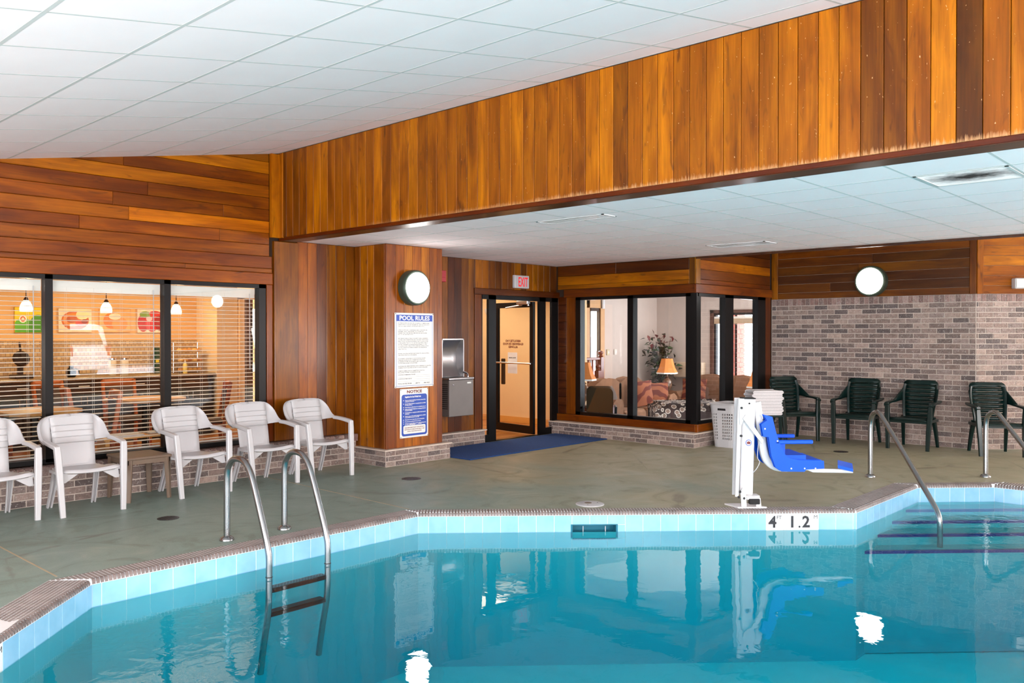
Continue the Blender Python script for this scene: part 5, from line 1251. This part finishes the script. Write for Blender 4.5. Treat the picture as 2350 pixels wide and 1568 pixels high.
pendant(3.75, 'frosted pendant lamp hanging before the yellow and green picture'); pendant(4.745, 'frosted pendant lamp hanging between the waffle and orange pictures'); pendant(5.73, 'frosted pendant lamp hanging in front of the pepper picture')
# counter things
t = thing('waffle_iron', 'black flip waffle iron standing on the granite worktop', 'appliance', (3.78, 12.22, 0.92))
b = MB(); b.rbox(-0.11, 0.11, -0.13, 0.13, 0.0, 0.05, 0.01); b.build('base', 'dark_metal', t); b = MB(); b.box(-0.03, 0.03, 0.02, 0.08, 0.05, 0.22); b.build('stand', 'black_metal', t)
b = MB(); b.lathe([(0.02, -0.04), (0.09, -0.035), (0.105, 0.0), (0.09, 0.035), (0.02, 0.04)], 24, m=Matrix.Translation((0, 0, 0.26)) @ Matrix.Rotation(R(80), 4, 'X')); b.build('iron_head', 'black_metal', t, True)
b = MB(); b.sweep([(-0.02, -0.06, 0.29), (-0.07, -0.16, 0.47)], 0.013, n=8); b.build('handle', 'black_rubber', t)
t = thing('pastry_stand', 'three-tier stand of pastries on the breakfast counter', 'stand', (6.08, 12.25, 0.92))
for k, (z, w) in enumerate(((0.02, 0.22), (0.16, 0.20), (0.31, 0.22))):
    b = MB(); b.rbox(-w, w, -0.12, 0.12, z, z + 0.012, 0.004); b.build('tray', 'chrome', t)
for sx in (-0.19, 0.19):
    b = MB(); b.sweep([(sx, 0.11, 0.0), (sx, 0.11, 0.45)], 0.006, n=6); b.build('upright', 'chrome', t)
rr = random.Random(3)
for k, z in enumerate((0.034, 0.174, 0.324)):
    for j in range(5):
        b = MB(); b.lathe([(0.010, -0.014), (0.034, -0.010), (0.042, 0.004), (0.034, 0.020), (0.014, 0.030)], 10, c=(0, 0, 0.012))
        o = b.build('pastry', 'tinted_matte', None, True, loc=(6.08 - 0.15 + j * 0.075, 12.23 + rr.uniform(-.02, .02), 0.92 + z), col=random.choice([S(206, 140, 60), S(180, 104, 40), S(226, 170, 90)]))
        tag(o, 'golden pastry on the %s tray of the stand' % ['bottom', 'middle', 'top'][k], 'pastry', 'pastries on the %s tray' % ['bottom', 'middle', 'top'][k])
t = thing('syrup_bottle', 'pale yellow dispenser bottle at the front of the counter', 'bottle', (5.92, 12.05, 0.92))
b = MB(); b.lathe([(0.03, 0.0), (0.034, 0.02), (0.034, 0.12), (0.02, 0.15)], 14); b.build('bottle_body', 'tinted_gloss', t, True, col=S(240, 214, 120)); b = MB(); b.lathe([(0.018, 0.15), (0.014, 0.17), (0.006, 0.20)], 10); b.build('pump', 'white_plastic', t, True)
t = thing('menu_board', 'narrow dark green menu card leaning on the backsplash', 'card', (5.66, 12.4, 0.92)); b = MB(); b.rbox(-0.04, 0.04, -0.01, 0.01, 0, 0.38, 0.003); b.build('board', 'tinted_matte', t, col=S(30, 66, 50)); b = MB(); b.box(-0.025, 0.025, -0.012, -0.0095, 0.16, 0.20); b.build('printed_shape', 'tinted_matte', t, col=S(230, 200, 60))
for x, lb in ((4.95, 'frosted white canister in the middle of the counter'), (5.12, 'second white canister, right of the first on the counter')):
    t = thing('canister', lb, 'canister', (x, 12.25, 0.92)); b = MB(); b.lathe([(0.05, 0), (0.055, 0.01), (0.055, 0.2), (0.05, 0.21)], 18); b.build('canister_body', 'tinted_gloss', t, True, col=S(226, 206, 180)); b = MB(); b.lathe([(0.056, 0.21), (0.056, 0.24), (0.02, 0.26)], 18); b.build('canister_lid', 'chrome', t, True)
t = thing('coffee_pot', 'squat dark coffee pot by the black mullion on the counter', 'pot', (4.35, 12.1, 0.92)); b = MB(); b.lathe([(0.05, 0), (0.065, 0.03), (0.06, 0.10), (0.03, 0.13), (0.03, 0.15)], 16); b.build('pot_body', 'black_metal', t, True); b = MB(); b.sweep([(0.055, 0, 0.11), (0.10, 0, 0.10), (0.10, 0, 0.04), (0.062, 0, 0.03)], 0.008, n=6); b.build('handle', 'black_rubber', t)

def dtable(x, y, s, rz, lb):
    t = thing('dining_table', lb, 'table', (x, y, 0), R(rz), group='breakfast tables'); c_ = 0.13
    p = [(-s, -s + c_), (-s + c_, -s), (s - c_, -s), (s, -s + c_), (s, s - c_), (s - c_, s), (-s + c_, s), (-s, s - c_)]
    b = MB(); b.prism(p, 0.71, 0.745); b.build('table_top', 'table_wood', t); b = MB(); b.sweep([(0, 0, 0.03), (0, 0, 0.71)], 0.04, n=12); b.build('pedestal', 'black_metal', t)
    b = MB(); b.box(-0.3, 0.3, -0.03, 0.03, 0, 0.035); b.box(-0.03, 0.03, -0.3, 0.3, 0, 0.035); b.build('foot', 'black_metal', t)
dtable(2.98, 9.25, 0.36, 10, 'octagonal light wood table behind the left mullion'); dtable(4.42, 10.0, 0.38, 12, 'octagonal light wood table in the middle of the dining room')
dtable(1.5, 10.6, 0.36, 0, 'octagonal light wood table in the far left of the dining room')
def dchair(lb):
    t = thing('dining_chair', lb, 'chair', group='wooden breakfast chairs')
    for sx in (-1, 1):
        b = MB(); b.sweep([(0.19 * sx, 0.24, 0.0), (0.19 * sx, 0.20, 0.42), (0.195 * sx, 0.28, 0.92)], 0.018, 0.022, square=True); b.build('back_post', 'chair_wood', t)
        b = MB(); b.sweep([(0.19 * sx, -0.20, 0.0), (0.19 * sx, -0.20, 0.43)], 0.018, 0.018, square=True); b.build('leg', 'chair_wood', t)
        b = MB(); b.box(0.18 * sx - 0.01, 0.18 * sx + 0.01, -0.19, 0.2, 0.39, 0.43); b.build('side_rail', 'chair_wood', t)
    b = MB(); b.rbox(-0.21, 0.21, -0.22, 0.20, 0.43, 0.475, 0.012); b.build('seat', 'grey_fabric', t)
    b = MB(); rows = [[(x, 0.262 + dy + 0.02 * (1 - (x / 0.19) ** 2), z) for x in (-0.19, -0.1, 0, 0.1, 0.19)] for z, dy in ((0.84, 0), (0.90, 0.012), (0.93, 0.016))]; b.grid(rows); mods(b.build('top_rail', 'chair_wood', t, True), solid=0.02)
    b = MB(); b.rbox(-0.165, 0.165, 0.235, 0.262, 0.52, 0.83, 0.008, Matrix.Shear('XY', 4, (0, 0))); b.build('back_pad', 'grey_fabric', t)
    return t
d0 = dchair('wooden chair at the left frame edge, nearest the window'); d0.location = (2.36, 8.95, 0); d0.rotation_euler = (0, 0, R(70))
for x, y, rz, lb in ((2.75, 10.05, 0, 'wooden chair on the far side of the left octagonal table'), (3.85, 10.95, 20, 'wooden chair close to the counter, right of the left mullion'), (3.36, 8.95, -100, 'wooden chair between the two octagonal tables, nearer the window'), (3.72, 9.72, 80, 'wooden chair at the left side of the middle octagonal table'), (4.52, 10.72, 0, 'wooden chair on the counter side of the middle octagonal table'), (5.0, 9.7, -110, 'wooden chair at the right side of the middle octagonal table'), (1.45, 9.7, -170, 'wooden chair deep in the left end of the dining room')):
    dup(d0, (x, y, 0), R(rz), lb)
for x, y, lb in ((3.55, 8.42, 'folded newspaper nearest the middle window pane'), (3.9, 8.5, 'white newspaper further right on the low shelf')):
    o = MB().rbox(-0.13, 0.13, -0.08, 0.08, 0.0, 0.015, 0.003).build('newspaper', 'paper', None, loc=(x, y, 0.50)); tag(o, lb, 'newspaper')
t = thing('low_shelf', 'narrow wooden shelf under the middle dining window', 'shelf', (3.72, 8.48, 0)); b = MB(); b.box(-0.42, 0.42, -0.12, 0.12, 0.475, 0.499); b.build('shelf_board', 'table_wood', t)
for sx in (-0.38, 0.38): b = MB(); b.box(sx - 0.02, sx + 0.02, -0.1, 0.1, 0, 0.475); b.build('side_panel', 'table_wood', t)

# ================================================================ HALLWAY
b = MB(); b.box(10.60, 10.70, 8.42, 14.0, 0, 2.62); struct('wall_hall', b, 'hall_wall')
b = MB(); b.box(7.36, 10.7, 13.4, 13.5, 0, 2.62); struct('wall_hall_end', b, 'hall_wall')
b = MB(); b.box(9.98, 10.76, 8.32, 8.42, -0.3, 2.62); struct('wall_hall_side', b, 'hall_wall')
b = MB(); b.box(10.585, 10.6, 8.42, 13.4, 0, 0.10); struct('baseboard_hall', b, 'table_wood')
t = thing('wall_sconce', 'white half-bowl sconce on the orange hallway wall', 'lamp', (10.6, 10.28, 1.86)); b = MB(); b.lathe([(0.02, -0.08), (0.08, -0.05), (0.12, 0.02), (0.13, 0.08)], 20); b.build('bowl', 'plaster_white', t, True)
b = MB(); b.box(-0.03, 0.0, -0.05, 0.05, -0.06, 0.06); b.build('bracket', 'chrome', t)

# ================================================================ LOUNGE
b = MB(); b.box(9.97, 15.0, 5.9, 9.8, -0.30, -0.25); struct('floor_lounge', b, 'lounge_carpet')
b = MB(); b.box(9.99, 15.0, 5.9, 9.8, 2.24, 2.30); struct('ceiling_lounge', b, 'plaster_white')
lwm = frame((14.9, 9.7, 0), (0, -1, 0), (1, 0, 0))
o = wall_with('wall_lounge_back', lwm, 3.83, 2.6, [(1.30, 3.0, 0.64, 1.92)], 'lounge_wall')
b = MB()
for q in ((1.24, 1.31, 0.60, 1.97), (2.99, 3.06, 0.60, 1.97), (1.24, 3.06, 1.91, 1.97)): b.box(q[0], q[1], -0.02, 0.02, q[2], q[3])
b.build('window_trim', 'dark_trim', o); b = MB(); b.box(1.31, 2.99, -0.03, 0.10, 0.61, 0.645); b.build('window_sill', 'plaster_white', o)
t = thing('lounge_blind', 'raised tan blind at the top of the lounge window', 'blind', mtx=lwm); b = MB(); b.box(1.33, 2.97, -0.015, 0.02, 1.80, 1.84); b.build('head_rail', 'blind_white', t); b = MB(); b.box(1.33, 2.97, -0.02, 0.015, 1.70, 1.80); plain('tan_blind', S(176, 148, 120), 0.7); b.build('folded_slats', 'tan_blind', t)
b = MB(); b.box(10.7, 12.35, 9.7, 9.8, -0.3, 2.6); b.box(13.02, 15.0, 9.7, 9.8, -0.3, 2.6); b.box(12.35, 13.02, 9.7, 9.8, 2.02, 2.6); b.box(10.71, 10.76, 8.4, 9.8, -0.3, 2.6)
struct('wall_lounge_left', b, 'lounge_wall')
b = MB()
for q in ((12.30, 12.56, 0.1, 2.22), (12.90, 13.02, 0.1, 2.22)): b.box(q[0], q[1], 9.64, 9.70, q[2], q[3])
b.box(12.3, 13.02, 9.64, 9.70, 1.99, 2.22); plain('tan_wood', S(196, 150, 104), 0.5); ld = struct('door_3', b, 'tan_wood')
b = MB(); b.box(12.56, 12.62, 9.66, 9.72, 0.1, 1.99); b.box(12.87, 12.90, 9.66, 9.72, 0.1, 1.99); b.box(12.56, 12.90, 9.66, 9.72, 1.93, 1.99); b.build('door_frame', 'dark_metal', ld); b = MB(); b.box(12.62, 12.87, 9.69, 9.695, 0.1, 1.93); b.build('door_pane', 'glass', ld)
b = MB(); b.rbox(12.91, 12.97, 9.59, 9.64, 1.98, 2.17, 0.01); tag(b.build('door_chime', 'white_enamel'), 'slim white box at the top of the lounge outer door', 'box')
for x, z, c, lb in ((13.19, 1.15, S(190, 176, 140), 'brass coloured thermostat plate on the pale lounge wall'), (13.43, 1.155, S(220, 210, 200), 'white switch plate right of the thermostat')):
    b = MB(); b.rbox(x - 0.04, x + 0.04, 9.675, 9.70, z - 0.055, z + 0.055, 0.004); o = b.build('switch_plate', 'tinted_gloss', col=c); tag(o, lb, 'switch'); b = MB(); b.box(x - 0.012, x + 0.012, 9.668, 9.676, z - 0.02, z + 0.02); b.build('toggle', 'sign_white', o)
b = MB(); b.box(11.3, 13.0, 9.35, 9.69, -0.25, 0.0); struct('floor_landing', b, 'lounge_carpet')
t = thing('stair_railing', 'cherry wood railing with turned balusters by the outer door', 'railing', (0, 0, 0))
b = MB(); b.rbox(11.3, 12.42, 9.27, 9.34, 1.03, 1.08, 0.01); b.build('hand_rail', 'cherry_wood', t); b = MB(); b.box(11.3, 12.42, 9.28, 9.33, 0.16, 0.20); b.build('foot_rail', 'cherry_wood', t)
for k in range(9):
    x = 11.36 + k * 0.12; b = MB(); b.lathe([(0.018, 0), (0.018, 0.25), (0.026, 0.3), (0.012, 0.36), (0.022, 0.44), (0.018, 0.5), (0.018, 0.84)], 8, c=(x, 9.305, 0.2)); b.build('baluster', 'cherry_wood', t, True)
for x, y, h in ((12.44, 9.30, 1.10), (12.28, 9.24, 0.86)):
    b = MB(); b.box(x - 0.045, x + 0.045, y - 0.045, y + 0.045, -0.25, h - 0.02); b.lathe([(0.03, 0), (0.05, 0.02), (0.025, 0.04), (0.05, 0.07), (0.045, 0.10), (0.01, 0.12)], 12, c=(x, y, h - 0.02)); b.build('newel_post', 'cherry_wood', t)

def sofa(name, label, loc, rz, w, d=0.88, n=2):
    """long axis x, facing -y"""
    t = thing(name, label, 'sofa', loc, R(rz)); F = 'sofa_fabric'; W = w / 2
    b = MB(); b.rbox(-W + 0.1, W - 0.1, -d / 2 + 0.06, d / 2 - 0.02, 0.06, 0.28, 0.03); b.build('base', F, t)
    for sx in (-1, 1):
        pr = [(-0.10, 0.05), (0.10, 0.05), (0.11, 0.42), (0.15, 0.50), (0.14, 0.60), (0.05, 0.66), (-0.06, 0.64), (-0.11, 0.56), (-0.10, 0.45)]
        b = MB(); b.prism([((W - 0.13) * sx + x * sx, z) for x, z in pr], -d / 2 + 0.04, d / 2 - 0.05, 'xz'); mods(b.build('armrest', F, t), bevel=0.02)
    sw = (w - 0.48) / n
    for k in range(n):
        x = -W + 0.24 + k * sw
        b = MB(); b.rbox(x, x + sw - 0.01, -d / 2 + 0.02, d / 2 - 0.22, 0.28, 0.46, 0.04); mods(b.build('seat_cushion', F, t), bevel=0.02)
        pr = [(x, 0.44), (x + sw - 0.01, 0.44), (x + sw - 0.01, 0.84), (x + sw * 0.75, 0.92), (x + sw * 0.5, 0.94), (x + sw * 0.25, 0.92), (x, 0.84)]
        b = MB(); b.prism(pr, d / 2 - 0.30, d / 2 - 0.10, 'xz'); mods(b.build('back_cushion', F, t), bevel=0.04)
    b = MB(); b.rbox(-W + 0.05, W - 0.05, d / 2 - 0.12, d / 2, 0.06, 0.84, 0.03); b.build('back_frame', F, t)
    return t
sofa('sofa', 'brown loveseat along the pale lounge wall with patterned cushions', (12.40, 8.68, -0.25), 0, 1.90, 0.90)
sofa('sofa', 'brown sofa with its back to the lounge window', (14.38, 7.98, -0.25), -90, 1.75, 0.90)
def pillow(x, y, z, rz, lb, mat='pillow_print', s=0.24):
    o = MB(); rows = []
    for i in range(7):
        row = []
        for j in range(7):
            u, v = -1 + i / 3, -1 + j / 3; row.append((u * s * (1 - 0.08 * (1 - abs(v)) ), -0.07 * (1 - u * u) ** .5 * (1 - v * v) ** .5, v * s * (1 - 0.08 * (1 - abs(u)))))
        rows.append(row)
    o.grid(rows); o.grid([[(p[0], -p[1], p[2]) for p in r] for r in rows])
    t = o.build('throw_pillow', mat, None, True, mtx=Matrix.Translation((x, y, z)) @ Matrix.Rotation(R(rz), 4, 'Z') @ Matrix.Rotation(R(-18), 4, 'X')); tag(t, lb, 'pillow')
pillow(12.75, 8.56, 0.44, -12, 'rust patterned pillow in the right half of the loveseat'); pillow(13.0, 8.46, 0.40, -35, 'striped rust pillow leaning on the right arm of the loveseat'); pillow(11.80, 8.58, 0.42, 20, 'dark brown pillow at the left arm of the loveseat', 'grey_fabric', 0.2); pillow(14.18, 8.40, 0.42, -75, 'pink patterned pillow on the sofa below the window')
def lamp(x, y, z, lb, s=1.0):
    t = thing('table_lamp', lb, 'lamp', (x, y, z)); b = MB()
    b.lathe([(0.07 * s, 0.0), (0.075 * s, 0.02), (0.03 * s, 0.045), (0.03 * s, 0.07), (0.085 * s, 0.14), (0.10 * s, 0.22), (0.08 * s, 0.30), (0.03 * s, 0.34), (0.05 * s, 0.36), (0.02 * s, 0.38), (0.012 * s, 0.46)], 20); b.build('lamp_base', 'vase_print', t, True)
    b = MB(); n = 6; lv = [(0.11, 0.72), (0.13, 0.64), (0.16, 0.54), (0.21, 0.45)]; vs = [(r * s * math.cos(2 * math.pi * j / n + .3), r * s * math.sin(2 * math.pi * j / n + .3), z_ * s) for r, z_ in lv for j in range(n)]
    b.add(vs, [(i * n + j, i * n + (j + 1) % n, (i + 1) * n + (j + 1) % n, (i + 1) * n + j) for i in range(3) for j in range(n)]); o = b.build('lamp_shade', 'shade_glow', t); mods(o, solid=0.004)
    b = MB(); vs = [(0.212 * s * math.cos(2 * math.pi * j / n + .3), 0.212 * s * math.sin(2 * math.pi * j / n + .3), z_ * s) for z_ in (0.452, 0.425) for j in range(n)]
    b.add(vs, [(j, (j + 1) % n, n + (j + 1) % n, n + j) for j in range(n)]); mods(b.build('fringe', 'sign_white', t), solid=0.004)
    b = MB(); b.lathe([(0.008, 0.46), (0.008, 0.72), (0.016, 0.735), (0.006, 0.76)], 8); b.build('finial', 'chrome', t, True)
plain('vase_print', S(120, 92, 74), 0.25, var=0.7, nscale=26, coat=0.4)
lamp(14.22, 9.02, 0.30, 'table lamp with orange shade on the black end table in the lounge corner'); lamp(14.0, 7.0, 0.12, 'table lamp with orange shade right of the window sofa'); lamp(10.42, 8.12, 0.375, 'table lamp with orange shade on the cherry desk', 0.95)
def etable(x, y, top, mat, lb, w=0.27, h0=-0.25):
    t = thing('end_table', lb, 'table', (x, y, h0)); b = MB(); b.rbox(-w, w, -w, w, top - h0 - 0.03, top - h0, 0.005); b.build('table_top', mat, t)
    b = MB(); b.box(-w + .04, w - .04, -w + .04, w - .04, 0.15, 0.17); b.build('lower_shelf', mat, t)
    for sx in (-1, 1):
        for sy in (-1, 1): b = MB(); b.box((w - .03) * sx - .02, (w - .03) * sx + .02, (w - .03) * sy - .02, (w - .03) * sy + .02, 0, top - h0 - 0.03); b.build('leg', mat, t)
etable(14.22, 9.02, 0.30, 'dark_cabinet', 'black end table in the lounge corner'); etable(14.0, 7.0, 0.12, 'dark_cabinet', 'black end table right of the window sofa', 0.2)
t = thing('desk', 'cherry wood desk behind the first lounge pane', 'desk', (10.66, 8.08, -0.25)); b = MB(); b.rbox(-0.35, 0.35, -0.16, 0.20, 0.595, 0.625, 0.005); b.build('desk_top', 'cherry_wood', t); b = MB(); b.box(-0.33, -0.28, -0.14, 0.18, 0, 0.595); b.box(0.28, 0.33, -0.14, 0.18, 0, 0.595); b.box(-0.33, 0.33, 0.16, 0.18, 0.2, 0.595); b.build('desk_frame', 'cherry_wood', t)
t = thing('leather_chair', 'dark brown leather chair in front of the cherry desk', 'chair', (10.32, 7.74, -0.25), R(128)); t.scale = (0.85, 0.85, 1.0)
b = MB(); b.rbox(-0.25, 0.25, -0.25, 0.25, 0.42, 0.52, 0.03); b.build('seat', 'leather', t); b = MB(); b.prism([(x, z) for x, z in rrect(-0.23, 0.23, 0.0, 0.50, 0.09)], -0.04, 0.04, 'xz'); b.v = [tuple(Matrix.Translation((0, 0.24, 0.50)) @ Matrix.Rotation(R(-20), 4, 'X') @ Vector(q)) for q in b.v]; b.build('backrest', 'leather', t)
for sx in (-1, 1): b = MB(); b.sweep([(0.28 * sx, 0.30, 0.50), (0.29 * sx, 0.32, 0.66), (0.29 * sx, -0.18, 0.66), (0.28 * sx, -0.22, 0.0)], 0.016, n=8); b.sweep([(0.28 * sx, 0.30, 0.52), (0.28 * sx, 0.30, 0.0)], 0.016, n=8); b.build('side_frame', 'black_metal', t, True)
t = thing('patterned_ottoman', 'large ottoman in brown fabric with cream ring pattern by the corner post', 'ottoman', (11.52, 6.93, -0.25), R(-47))
b = MB(); b.rbox(-0.56, 0.56, -0.38, 0.38, 0.06, 0.70, 0.09); mods(b.build('cushion_body', 'circle_fabric', t), bevel=0.05)
for sx in (-1, 1):
    for sy in (-1, 1): b = MB(); b.lathe([(0.02, 0), (0.035, 0.06)], 8, c=(0.45 * sx, 0.28 * sy, 0)); b.build('leg', 'dark_cabinet', t)
t = thing('wall_air_conditioner', 'beige through-wall air conditioner left of the lounge window', 'appliance', mtx=frame((14.9, 8.88, 0.79), (0, -1, 0), (1, 0, 0)))
b = MB(); b.rbox(-0.32, 0.32, -0.16, 0.0, -0.15, 0.15, 0.01); plain('ac_beige', S(206, 184, 160), 0.5); b.build('case', 'ac_beige', t)
for k in range(8): b = MB(); b.box(-0.30, 0.16, -0.168, -0.158, -0.12 + k * 0.028, -0.105 + k * 0.028); b.build('louvre', 'ac_beige', t)
b = MB(); b.box(0.18, 0.30, -0.165, -0.158, 0.02, 0.12); b.build('control_panel', 'dark_metal', t)
# ficus
t = thing('potted_ficus', 'tall dark-leaved ficus in the lounge corner', 'plant', (14.55, 9.36, -0.25)); b = MB(); b.lathe([(0.12, 0), (0.17, 0.26), (0.18, 0.28), (0.15, 0.27)], 18); b.build('pot', 'bronze', t, True)
b = MB(); br_ = []
rr = random.Random(11)
for k in range(7):
    a = rr.uniform(0, 6.28); e = Vector((0.30 * math.cos(a) * rr.uniform(.3, 1), 0.28 * math.sin(a) * rr.uniform(.2, 1), rr.uniform(1.35, 1.85))); m_ = Vector((e.x * .3, e.y * .3, 0.9)); P_ = bez([(0, 0, 0.2), m_, e], 6); br_.append(P_); b.sweep(P_, 0.012, n=6, taper=[1 - .7 * i / 12 for i in range(13)])
b.build('stem', 'bronze', t, True)
leaf = []
for mat in ('leaf_dark', 'leaf_red', 'leaf_green'):
    bb = MB(); L = 0.10; bb.add([(0, 0, 0), (0.032, L * .35, .006), (0, L, -0.01), (-0.032, L * .35, .006), (0, L * .4, -0.004)], [(0, 1, 4), (1, 2, 4), (2, 3, 4), (3, 0, 4)]); me = bb.mesh('leaf'); me.materials.append(M[mat]); leaf.append(me)
for k in range(280):
    P_ = rr.choice(br_); i = rr.randint(5, len(P_) - 1); c = P_[i] + Vector((rr.gauss(0, .13), rr.gauss(0, .13), rr.gauss(0, .12))); c.x = min(c.x, 0.16); c.y = min(c.y, 0.16)
    w = 1 if c.z > 1.55 and rr.random() < .7 else (2 if rr.random() < .3 else 0)
    o = link('leaf', leaf[w], None, t, loc=c, rot=(rr.uniform(-1.2, .3), rr.uniform(-.6, .6), rr.uniform(0, 6.28))); s_ = rr.uniform(1.0, 1.45); o.scale = (s_, s_, s_)

# ================================================================ OUTSIDE THE WINDOWS
b = MB(); b.box(-30, 60, -45, -6.2, -0.3, -0.05); b.box(15.8, 60, -6.2, 45, -0.6, -0.3); b.box(11.5, 15.8, 9.95, 45, -0.6, -0.3); tag(b.build('snow_ground', 'snow'), kind='structure')
t = thing('brick_column', 'red brick column outside the lounge window', 'column', (15.55, 8.33, -0.3))
b = MB(); b.box(-0.16, 0.16, -0.16, 0.16, 0, 2.9); b.build('core', 'mortar', t)
for r_ in range(30):
    for side in range(2):
        for k in range(2):
            o0 = -0.18 + 0.18 * k if r_ % 2 else -0.18 + 0.12 * k; o1 = o0 + (0.172 if r_ % 2 else (0.112 if k == 0 else 0.232)); z0 = r_ * 0.095 + 0.004
            b = MB()
            if side == 0: b.box(-0.18, -0.15, o0, o1, z0, z0 + 0.086)
            else: b.box(o0, o1, -0.18, -0.15, z0, z0 + 0.086)
            b.build('brick', 'outside_brick_red', t)
rr = random.Random(5)
for k in range(12):
    x, y = 24 + rr.uniform(0, 14), 6.5 + k * 1.1 + rr.uniform(-.4, .4); h = rr.uniform(4, 7)
    t = thing('bare_tree', 'bare winter tree beyond the snow outside the lounge', 'tree', (x, y, -0.35), group='bare trees beyond the lounge window'); b = MB()
    b.sweep([(0, 0, 0), (rr.uniform(-.2, .2), rr.uniform(-.2, .2), h * .5), (rr.uniform(-.4, .4), rr.uniform(-.4, .4), h)], 0.10, n=7, taper=[1, .7, .2]); b.build('trunk', 'tree_bark', t, True)
    b = MB()
    for j in range(22):
        z = rr.uniform(.15, .95) * h; a = rr.uniform(0, 6.28); l = rr.uniform(.5, 1.3); b.sweep([(0, 0, z), (l * .5 * math.cos(a), l * .5 * math.sin(a), z + .2), (l * math.cos(a), l * math.sin(a), z + rr.uniform(.3, .8))], 0.025, n=4, taper=[1, .6, .2])
    b.build('branches', 'tree_bark', t)
def van(loc, rz, col, lb, nm='van', s=1.0):
    t = thing(nm, lb, 'car', loc, R(rz)); W = 0.92 * s
    prof = [(-2.2, 0.35), (-2.25, 0.9), (-2.1, 1.1), (-1.9, 1.75), (-1.6, 1.85), (0.8, 1.85), (1.35, 1.15), (2.1, 0.98), (2.25, 0.7), (2.25, 0.35)]
    b = MB(); b.prism([(x * s, z * s) for x, z in prof], -W, W, 'xz'); mods(b.build('body', 'tinted_gloss', t, col=col), bevel=0.06)
    for y0, y1 in ((-W - 0.012, -W), (W, W + 0.012)):
        for q in (((-1.75, 1.15), (-1.7, 1.65), (-0.75, 1.65), (-0.75, 1.15)), ((-0.65, 1.15), (-0.65, 1.65), (0.25, 1.65), (0.25, 1.15)), ((0.35, 1.15), (0.35, 1.65), (0.75, 1.65), (1.15, 1.15))):
            b = MB(); b.prism([(x * s, z * s) for x, z in q], y0, y1, 'xz'); b.build('side_window', 'black_metal', t)
    b = MB(); b.add([(-2.12 * s, -W * .8, 1.2 * s), (-2.12 * s, W * .8, 1.2 * s), (-1.93 * s, W * .75, 1.68 * s), (-1.93 * s, -W * .75, 1.68 * s)], [(0, 1, 2, 3)]); mods(b.build('rear_window', 'black_metal', t), solid=0.03)
    b = MB(); b.box(-2.32 * s, -2.2 * s, -W * .95, W * .95, 0.38 * s, 0.58 * s); b.build('bumper', 'tinted_gloss', t, col=col)
    for sy in (-1, 1): b = MB(); b.box(-2.27 * s, -2.15 * s, W * sy * .95 - 0.06, W * sy * .95 + 0.06, 0.8 * s, 1.15 * s); b.build('tail_light', 'alarm_red', t)
    for x in (-1.4, 1.45):
        for sy in (-1, 1): b = MB(); b.lathe([(0.2 * s, -0.1), (0.33 * s, -0.1), (0.34 * s, 0), (0.33 * s, 0.1), (0.2 * s, 0.1)], 20, m=Matrix.Translation((x * s, sy * (W - 0.08), 0.34 * s)) @ Matrix.Rotation(R(90), 4, 'X')); b.build('wheel', 'black_rubber', t, True)
van((10.35, -15.6, -0.05), 62 + 180, S(240, 240, 240), 'white van parked on the snow outside behind the viewer')
van((17.5, 14.6, -0.3), 20, S(190, 40, 36), 'red car parked outside the lounge outer door', 'car', 0.9)
b = MB(); b.box(-12, 40, -24.5, -24, 0, 7); o = b.build('far_building', 'outside_wall'if 'outside_wall' in M else plain('outside_wall', S(96, 72, 56), 0.9)); tag(o, 'long brown building beyond the parked white van', 'building')
area('daylight_lounge', (14.86, 7.3, 1.28), (R(90), 0, R(90)), 0.9, 1.1, 8, DAY)
